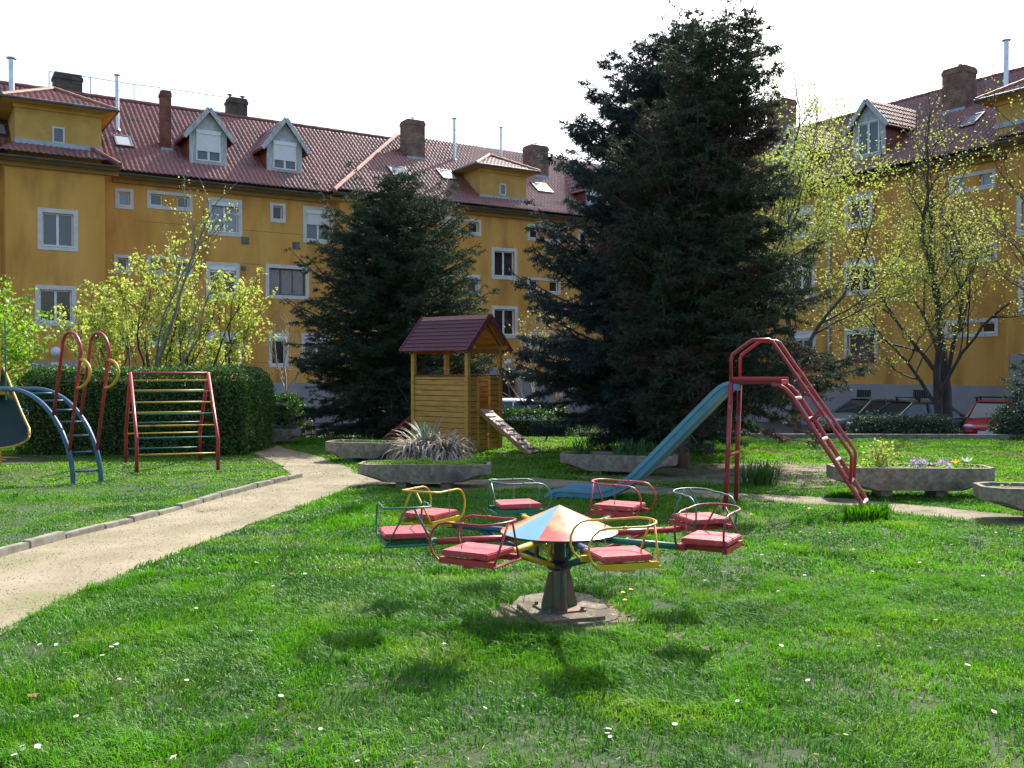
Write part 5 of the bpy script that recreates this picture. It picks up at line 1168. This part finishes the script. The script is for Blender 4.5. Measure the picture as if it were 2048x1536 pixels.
st = MB(); [st.tube([(4.62, 11.9, .34), (4.62 + .1 * math.cos(a), 11.9 + .06 * math.sin(a), .58)], .004, 4) for a in np.linspace(0, 6, 7)]; st.build('stems', M_bark, bs)

# ============================================================ GRASS
def in_poly(X, Y, A, B):
    poly = np.concatenate([A, B[::-1]]); inside = np.zeros(len(X), bool); x0, y0 = poly[-1]
    for x1, y1 in poly:
        c = ((y0 > Y) != (y1 > Y)) & (X < (x1 - x0) * (Y - y0) / (y1 - y0 + 1e-12) + x0); inside ^= c; x0, y0 = x1, y1
    return inside
slabp = np.array([[p.x, p.y] for p in P_] if False else [[grd(x, y).x, grd(x, y).y] for x, y in hexa])
def grass(name, y0, y1, dens, hgt, wid, m, seed, label=None):
    rg = np.random.default_rng(seed); EX = 1.8; k1 = .62 * (y1 ** 2 - y0 ** 2); k2 = 2 * EX * (y1 - y0); n = int(dens * (k1 + k2))
    Y = np.where(rg.random(n) < k1 / (k1 + k2), np.sqrt(rg.uniform(y0 ** 2, y1 ** 2, n)), rg.uniform(y0, y1, n)); X = rg.uniform(-1, 1, n) * (.62 * Y + EX)
    # clumping
    c1 = fbm(X * 1.1 + 3, Y * 1.1); c2 = vn(X * 5, Y * 5); c3 = vn(X * 14 + 5, Y * 14); keep = rg.random(n) < np.clip(-.05 + 1.3 * c1 + .7 * (c2 - .3) + .7 * (c3 - .4), .05, 1)
    ip = in_poly(X, Y, PA, PB); pe = fbm(X * 6, Y * 6)
    d = np.abs(np.interp(Y, PA[:, 1], PA[:, 0]) - X)              # distance to the kerb: weeds at its foot
    keep &= ~ip | ((pe > .50) & (d < .5) & (rg.random(n) < .55)) | ((pe > .60) & (rg.random(n) < .15)) | ((Y > 12.2) & (pe > .46) & (rg.random(n) < .75)) | (rg.random(n) < .006)
    ic = in_poly(X, Y, CA, CB); keep &= ~ic | (rg.random(n) < .22 * (pe > .5))
    bare = ((X - 3.4) / 2.2) ** 2 + ((Y - 14.6) / 1.6) ** 2 < .8 + .5 * (pe - .5); keep &= ~bare | (rg.random(n) < .12)
    ws_ = ((X - CX + .02) / .54) ** 2 + ((Y - CY + .15) / .44) ** 2 < .55 + 1.1 * (pe - .35); keep &= ~ws_ | (rg.random(n) < .10); isl = in_poly(X, Y, slabp, slabp[:1]); keep &= ~isl | (rg.random(n) < .02)
    hd_ = (X > -9.2) & (X < -5) & (Y > 17.7) & (Y < 19.6); keep &= ~hd_
    keep &= ~(((X + 10.2) / 2.2) ** 2 + ((Y - 16.6) / 1.1) ** 2 < 1)
    bl = vn(X * 1.9 + 11, Y * 1.9 + 4); keep &= ~((bl > .86) & (rg.random(n) < .6))
    X = X[keep]; Y = Y[keep]; c1 = c1[keep]; c2 = c2[keep]; c3 = c3[keep]; n = len(X); ipk = (ip | ic)[keep]
    tuft = np.clip((c2 - .55) * 2.2, 0, 1) * np.clip((c1 - .4) * 3, 0, 1); H = hgt * rg.uniform(.5, 1.15, n) * (.40 + .75 * c1 + 1.0 * tuft + .45 * c3) * np.where(ipk, .32, 1)
    near_slab = np.exp(-((X - CX) ** 2 + (Y - CY) ** 2) / .5); H *= 1 + .55 * near_slab
    leftlawn = X < np.interp(Y, PA[:, 1], PA[:, 0]); H *= np.where(leftlawn & (Y < 18), .6, 1)
    ph = rg.normal(0, 1.1, n) + 12.5 * vn(X * 1.3 + 31, Y * 1.3 + 17); hd = np.stack([np.cos(ph), np.sin(ph), 0 * ph], 1); fa = ph + math.pi / 2 + rg.normal(0, .5, n); sd = np.stack([np.cos(fa), np.sin(fa), 0 * fa], 1) * (wid * rg.uniform(.6, 1.3, n))[:, None] * .5
    ln = rg.uniform(.15, .95, n)[:, None]; Z0 = gz(X, Y) - .004; B = np.stack([X, Y, Z0], 1); up = np.array([0, 0, 1.])
    Md = B + up * (H * .55)[:, None] + hd * (H[:, None] * ln * .35); Tp = B + up * (H * (1 - .5 * ln[:, 0]))[:, None] + hd * (H[:, None] * ln * 1.15)
    V = np.stack([B - sd, B + sd, Md + sd * .85, Md - sd * .85, Tp], 1).reshape(-1, 3); i = np.arange(n)[:, None] * 5
    o = mesh_np(name, V, quads=i + np.array([0, 1, 2, 3]), tris=i + np.array([3, 2, 4]), material=m); tag(o, label, 'grass', kind='stuff'); print('grass', n); return o
grass('grass', 2.7, 7.2, 10000, .062, .0050, M_grass, 1, 'long lush green lawn grass filling the foreground')
grass('grass', 7.2, 13, 3200, .058, .009, M_grass, 2, 'mown lawn grass around the roundabout and path')
grass('grass', 13, 23, 1050, .055, .024, M_grassf, 3, 'short lawn grass in the distance towards the hedges')

# clover and other broad-leaved weeds
rgw = np.random.default_rng(44); n = 60000; Y = np.sqrt(rgw.uniform(3.3 ** 2, 10 ** 2, n)); X = rgw.uniform(-.62, .62, n) * Y
k = (fbm(X * 1.6 + 21, Y * 1.6 + 2) > .60) & ~in_poly(X, Y, PA, PB) & (((X - CX) ** 2 + (Y - CY) ** 2) > .2); X = X[k]; Y = Y[k]; P = np.stack([X, Y, rgw.uniform(.012, .045, len(X))], 1)
V, Q = leaf_cloud(P, .014, 1.2, .9, .05); o = mesh_np('clover', V, quads=Q, material=mat('clover_leaf', (.045, .14, .035), (.12, .25, .08), .6, 3, island=True, trans=.3, spec=.35)); o['kind'] = 'stuff'; print('clover', len(Q))
# fine gravel on the sandy path
n = 9000; t = rgw.random(n); i = rgw.integers(0, 150, n); P = PA[i] * (1 - t)[:, None] + PB[i] * t[:, None] + rgw.normal(0, .04, (n, 2)); P = np.concatenate([P, rgw.uniform(.008, .014, (n, 1))], 1); V, Q = leaf_cloud(P, .013, 2.5, 1., .15)
o = mesh_np('gravel', V, quads=Q, material=mat('gravel_mix', (.42, .37, .28), (.12, .10, .07), .9, 3, island=True)); o['kind'] = 'stuff'
# straw and dry bits lying between the blades
n = 5000; Y = np.sqrt(rgw.uniform(3.3 ** 2, 11 ** 2, n)); X = rgw.uniform(-.62, .62, n) * Y; P = np.stack([X, Y, rgw.uniform(.008, .03, n)], 1); V, Q = leaf_cloud(P, .03, 2., .16, .02)
o = mesh_np('dry_grass', V, quads=Q, material=mat('straw', (.45, .36, .18), (.28, .2, .1), .8, 3, island=True)); o['kind'] = 'stuff'
# ------------------------------------------------------------ daisies, dandelions, dead leaves
def daisy_proto():
    h = .055; m = MB(); m.tube([(0, 0, 0), (.004, 0, h * .6), (0, 0, h)], .0012, 4)
    m.cur = 1
    for k in range(14):
        a = 2 * math.pi * k / 14; d = Vector((math.cos(a), math.sin(a), 0)); t = Vector((-d.y, d.x, 0)); b = Vector((0, 0, h)); m.add([b + d * .003 - t * .0012, b + d * .012 - t * .0026 + Vector((0, 0, .002)), b + d * .012 + t * .0026 + Vector((0, 0, .002)), b + d * .003 + t * .0012], [(0, 1, 2, 3)])
    m.cur = 2; m.ball((0, 0, h + .001), (.0042, .0042, .002), 8, 4); o = m.build('daisy', [M_stem, M_wpet, M_ypet]); return o
dz = daisy_proto(); tag(dz, 'tiny white daisy in the lawn', 'daisy', 'daisies scattered in the lawn')
spots = [(60, 1495), (66, 1502), (50, 1491), (72, 1497), (35, 1518), (353, 1515), (357, 1519), (82, 1285), (116, 1283), (228, 1290), (236, 1285), (222, 1293), (204, 1312), (236, 1355), (370, 1360), (4, 1385), (156, 1437), (500, 1262), (1212, 1466), (1222, 1470), (1217, 1474), (720, 1530), (390, 1218), (597, 1140), (606, 1143), (612, 1146), (672, 1128), (680, 1131), (530, 1175), (523, 1180), (548, 1170), (560, 1108), (600, 1085), (466, 1104), (405, 1135), (510, 1122), (1525, 1108), (1560, 1178), (1612, 1150), (1680, 1120), (1702, 1095), (1745, 1140), (1790, 1080), (1660, 1062), (1600, 1060), (1840, 1120), (1900, 1085), (1965, 1150), (1450, 1140), (1410, 1160), (1870, 1240), (1760, 1290), (1930, 1330), (1620, 1360), (1480, 1400), (1350, 1450), (960, 1420), (890, 1290), (560, 1390), (640, 1460), (1980, 1420), (1690, 1470), (1560, 1290), (1990, 1060), (1540, 1050), (1575, 1085)]
first = True
for (x, y) in spots:
    p = grd(x + random.uniform(-3, 3), y + 8, .03); o = dz if first else dz.copy()
    if not first: COL.objects.link(o)
    first = False; o.location = (p.x, p.y, 0); s = random.uniform(.75, 1.1); o.scale = (s, s, random.uniform(.8, 1.15)); o.rotation_euler = (random.uniform(-.35, .1), random.uniform(-.3, .3), random.uniform(0, 6))
def dandelion():
    m = MB(); m.tube([(0, 0, 0), (.004, 0, .05), (0, 0, .09)], .0018, 5); m.cur = 1
    for ring, (r, z, k) in enumerate(((.016, .0, 16), (.011, .004, 12), (.006, .006, 8))):
        for i in range(k):
            a = 2 * math.pi * (i + ring * .3) / k; d = Vector((math.cos(a), math.sin(a), 0)); t = Vector((-d.y, d.x, 0)); b = Vector((0, 0, .09 + z)); m.add([b, b + d * r - t * .0025 + Vector((0, 0, .003)), b + d * r + t * .0025 + Vector((0, 0, .003))], [(0, 1, 2)])
    return m.build('dandelion', [M_stem, M_ypet])
dn = dandelion(); first = True
dl = [('yellow dandelion nearest the slab, topmost left of three', (1246, 1187)), ('yellow dandelion at the top right of the three by the slab', (1262, 1181)), ('yellow dandelion lowest of the three by the slab', (1250, 1202)), ('yellow dandelion near the right of the slide leg', (1503, 1030)), ('yellow dandelion farther right of the slide leg', (1619, 1018)), ('yellow dandelion behind the rear seat, left one', (1312, 1000)), ('yellow dandelion behind the rear seat, right one', (1340, 987))]
for lb, (x, y) in dl:
    p = grd(x, y, .085); o = dn if first else dn.copy()
    if not first: COL.objects.link(o)
    first = False; o.location = (p.x, p.y, 0); tag(o, lb, 'dandelion', 'dandelions in the lawn'); sc = 1 if y > 1100 else 1.3; o.scale = (sc, sc, 1)
M_dry = mat('dead_leaf', (.30, .12, .07), (.20, .07, .04), .8, 20)
for lb, (x, y), s, c in (('reddish dead leaf lying in the grass at lower left', (64, 1390), .035, M_dry), ('pale pinkish dead leaf in the grass right of the slab', (1408, 1296), .035, mat('pale_leaf', (.55, .38, .30), (.4, .25, .2), .8, 20)), ('brown dead leaf in the grass left of the slab', (583, 1148), .03, M_dry)):
    p = grd(x, y, .05); m = MB(); V = [Vector((math.cos(a) * s * (1 if i % 2 else .6), math.sin(a) * s * .7 * (1 if i % 2 else .65), .006 * math.sin(a * 2))) for i, a in enumerate(np.linspace(0, 2 * math.pi, 11)[:-1])]
    m.add(V + [Vector((0, 0, .006))], [(i, (i + 1) % 10, 10) for i in range(10)]); o = m.build('dead_leaf', c); o.location = (p.x, p.y, .05); tag(o, lb, 'leaf')

# ============================================================ PARKED CARS
def car(label, x, y, rz, paintc, name='parked_car', rack=True, plate=True):
    z = ZG + .03; root = thing(name, label, 'car', (x, y, z), rz, world_space=False)       # local: +x forward
    pm = mat('car_paint_' + label[:6].replace(' ', '_'), paintc, tuple(c * .9 for c in paintc), .28, 2, spec=.4, coat=.25)
    Wd = .83
    # body: lofted stations along x: (x, z_low, z_side(shoulder), z_top(centre), half width)
    stn = [(-2.02, .42, .66, .72, .62), (-1.98, .28, .80, .90, .74), (-1.75, .22, .86, .96, .81), (-1.2, .2, .88, .93, .84), (-.5, .18, .88, .9, .85), (.3, .18, .87, .9, .85), (.75, .18, .86, .92, .84), (1.3, .2, .80, .87, .82), (1.75, .24, .70, .77, .78), (2.0, .30, .58, .65, .70), (2.06, .40, .50, .54, .58)]
    V = []; k = 9
    for (X, zl, zs, zt, hw) in stn:
        V += [(X, -hw * .9, zl), (X, -hw, zl + .12), (X, -hw, zs - .14), (X, -hw * .95, zs), (X, 0, zt), (X, hw * .95, zs), (X, hw, zs - .14), (X, hw, zl + .12), (X, hw * .9, zl)]
    Fc = [(i * k + j, i * k + (j + 1) % k, (i + 1) * k + (j + 1) % k, (i + 1) * k + j) for i in range(len(stn) - 1) for j in range(k)] + [tuple(range(k - 1, -1, -1)), tuple(range((len(stn) - 1) * k, len(stn) * k))]
    m = MB(); m.add(V, Fc); o = m.build('body', pm, root, smooth=True); o.modifiers.new('b', 'SUBSURF').levels = 1; o.modifiers['b'].render_levels = 2
    # cabin
    cab = [(-1.62, .90, .70), (-1.05, 1.36, .56), (-.75, 1.41, .57), (.05, 1.42, .58), (.32, 1.37, .56), (1.05, .88, .70)]
    rf = MB(); V = []
    for (X, zt, hw) in cab[1:5]: V += [(X, -hw - .015, zt - .035), (X, -hw * .8, zt + .012), (X, 0, zt + .03), (X, hw * .8, zt + .012), (X, hw + .015, zt - .035)]
    rf.add(V, [(i * 5 + j, i * 5 + j + 1, (i + 1) * 5 + j + 1, (i + 1) * 5 + j) for i in range(3) for j in range(4)])
    for sy in (-1, 1):
        for (i, j) in ((0, 1), (5, 4)): rf.beam((cab[i][0], sy * cab[i][2] * 1.08, cab[i][1] - .02), (cab[j][0], sy * (cab[j][2] + .012), cab[j][1] - .03), .05, .05)
        rf.beam((-.28, sy * .80, .86), (-.30, sy * .585, 1.395), .05, .03)
        rf.beam((-1.06, sy * .57, 1.345), (.33, sy * .57, 1.355), .04, .04)
    rf.build('roof', pm, root, smooth=False)
    gl = MB(); sh = [(-1.55, .84, .74), (-1.03, 1.34, .55), (.3, 1.355, .55), (.98, .84, .74)]
    gl.add([(X, -h_, zt) for X, zt, h_ in sh] + [(X, h_, zt) for X, zt, h_ in sh], [(0, 3, 2, 1), (4, 5, 6, 7), (2, 3, 7, 6), (0, 1, 5, 4)]); gl.build('windows', mat('car_glass', (.025, .04, .045), None, .04, spec=1.0), root)
    for sx in (-1.28, 1.28):
        for sy in (-1, 1):
            w = MB(); a = Vector((sx, sy * .86, .30)); b = Vector((sx, sy * .66, .30)); w.tube([b, a], .30, 24); wo_ = w.build('wheel', M_rubber, root); r2 = MB(); r2.tube([Vector((sx, sy * .80, .3)), Vector((sx, sy * .872, .3))], .19, 20); r2.build('rim', M_steel, wo_)
    for sy in (-1, 1):
        h = MB(); h.ball((1.86, sy * .56, .615), (.17, .17, .075), 14, 8); h.build('headlight', mat('lamp_glass', (.6, .65, .7), None, .08, spec=1.0), root, smooth=True)
        h = MB(); h.ball((.82, sy * .93, .93), (.06, .1, .06), 10, 6); h.build('mirror', pm, root, smooth=True)
    b = MB(); b.bx(1.98, 2.075, -.42, .42, .50, .535); b.bx(2.0, 2.07, -.5, .5, .26, .34); b.build('grille', M_black, root)
    b = MB(); b.bx(2.07, 2.085, -.2, .2, .515, .525); b.build('badge_strip', M_steel, root)
    if plate: b = MB(); b.bx(2.06, 2.095, -.26, .26, .37, .48); b.build('number_plate', M_sign, root)
    if rack:
        b = MB()
        for X in (-.75, .05):
            b.beam((X, -.66, 1.53), (X, .66, 1.53), .04, .03)
            for sy in (-1, 1): b.beam((X, sy * .56, 1.37), (X, sy * .58, 1.52), .07, .05, up=Vector((1, 0, 0)))
        b.build('roof_rack', M_black, root)
q = at(1808, 830, 32.5); car('dark green parked car with roof rack behind the blue-green hedge', q.x + .3, 32.8, R_(195), (.02, .06, .05))
q = at(1760, 830, 35.0); car('grey-green parked car beyond the dark green one', q.x, 36.2, R_(200), (.12, .17, .15), rack=False)
q = at(1985, 830, 27.0); car('red parked car with roof rack facing the lawn at the right edge', 16.7, 32.8, R_(236), (.42, .015, .03))
q = at(20, 850, 27.0); car('bright blue and white parked car seen behind the arched ladder', q.x - .6, 27.5, R_(250), (.04, .25, .62), rack=False)
q = at(1010, 790, 34.0); car('white parked car glimpsed behind the playhouse ramp hedge', q.x, 35.0, R_(180), (.75, .75, .75), rack=False)
# little yellow post beyond the path
q = at(623, 865, 24.5); m = MB(); m.tube([(q.x, 24.5, gz(0, 24.5) - .05), (q.x, 24.5, 0.25)], .03, 8); m.ball((q.x, 24.5, .26), .035, 8, 6); tag(recenter(m.build('bollard', P_yel), (q.x, 24.5, float(gz(0, 24.5)))), 'short yellow post by the far end of the path', 'post')
# concrete edging beyond the right lawn
m = MB(); m.beam((5.5, 21.9, .03), (15.5, 21.5, .03), .14, .18); o = m.build('lawn_edging', M_kerb); o['kind'] = 'structure'

for o in bpy.data.objects:
    if '_w' in o: del o['_w']
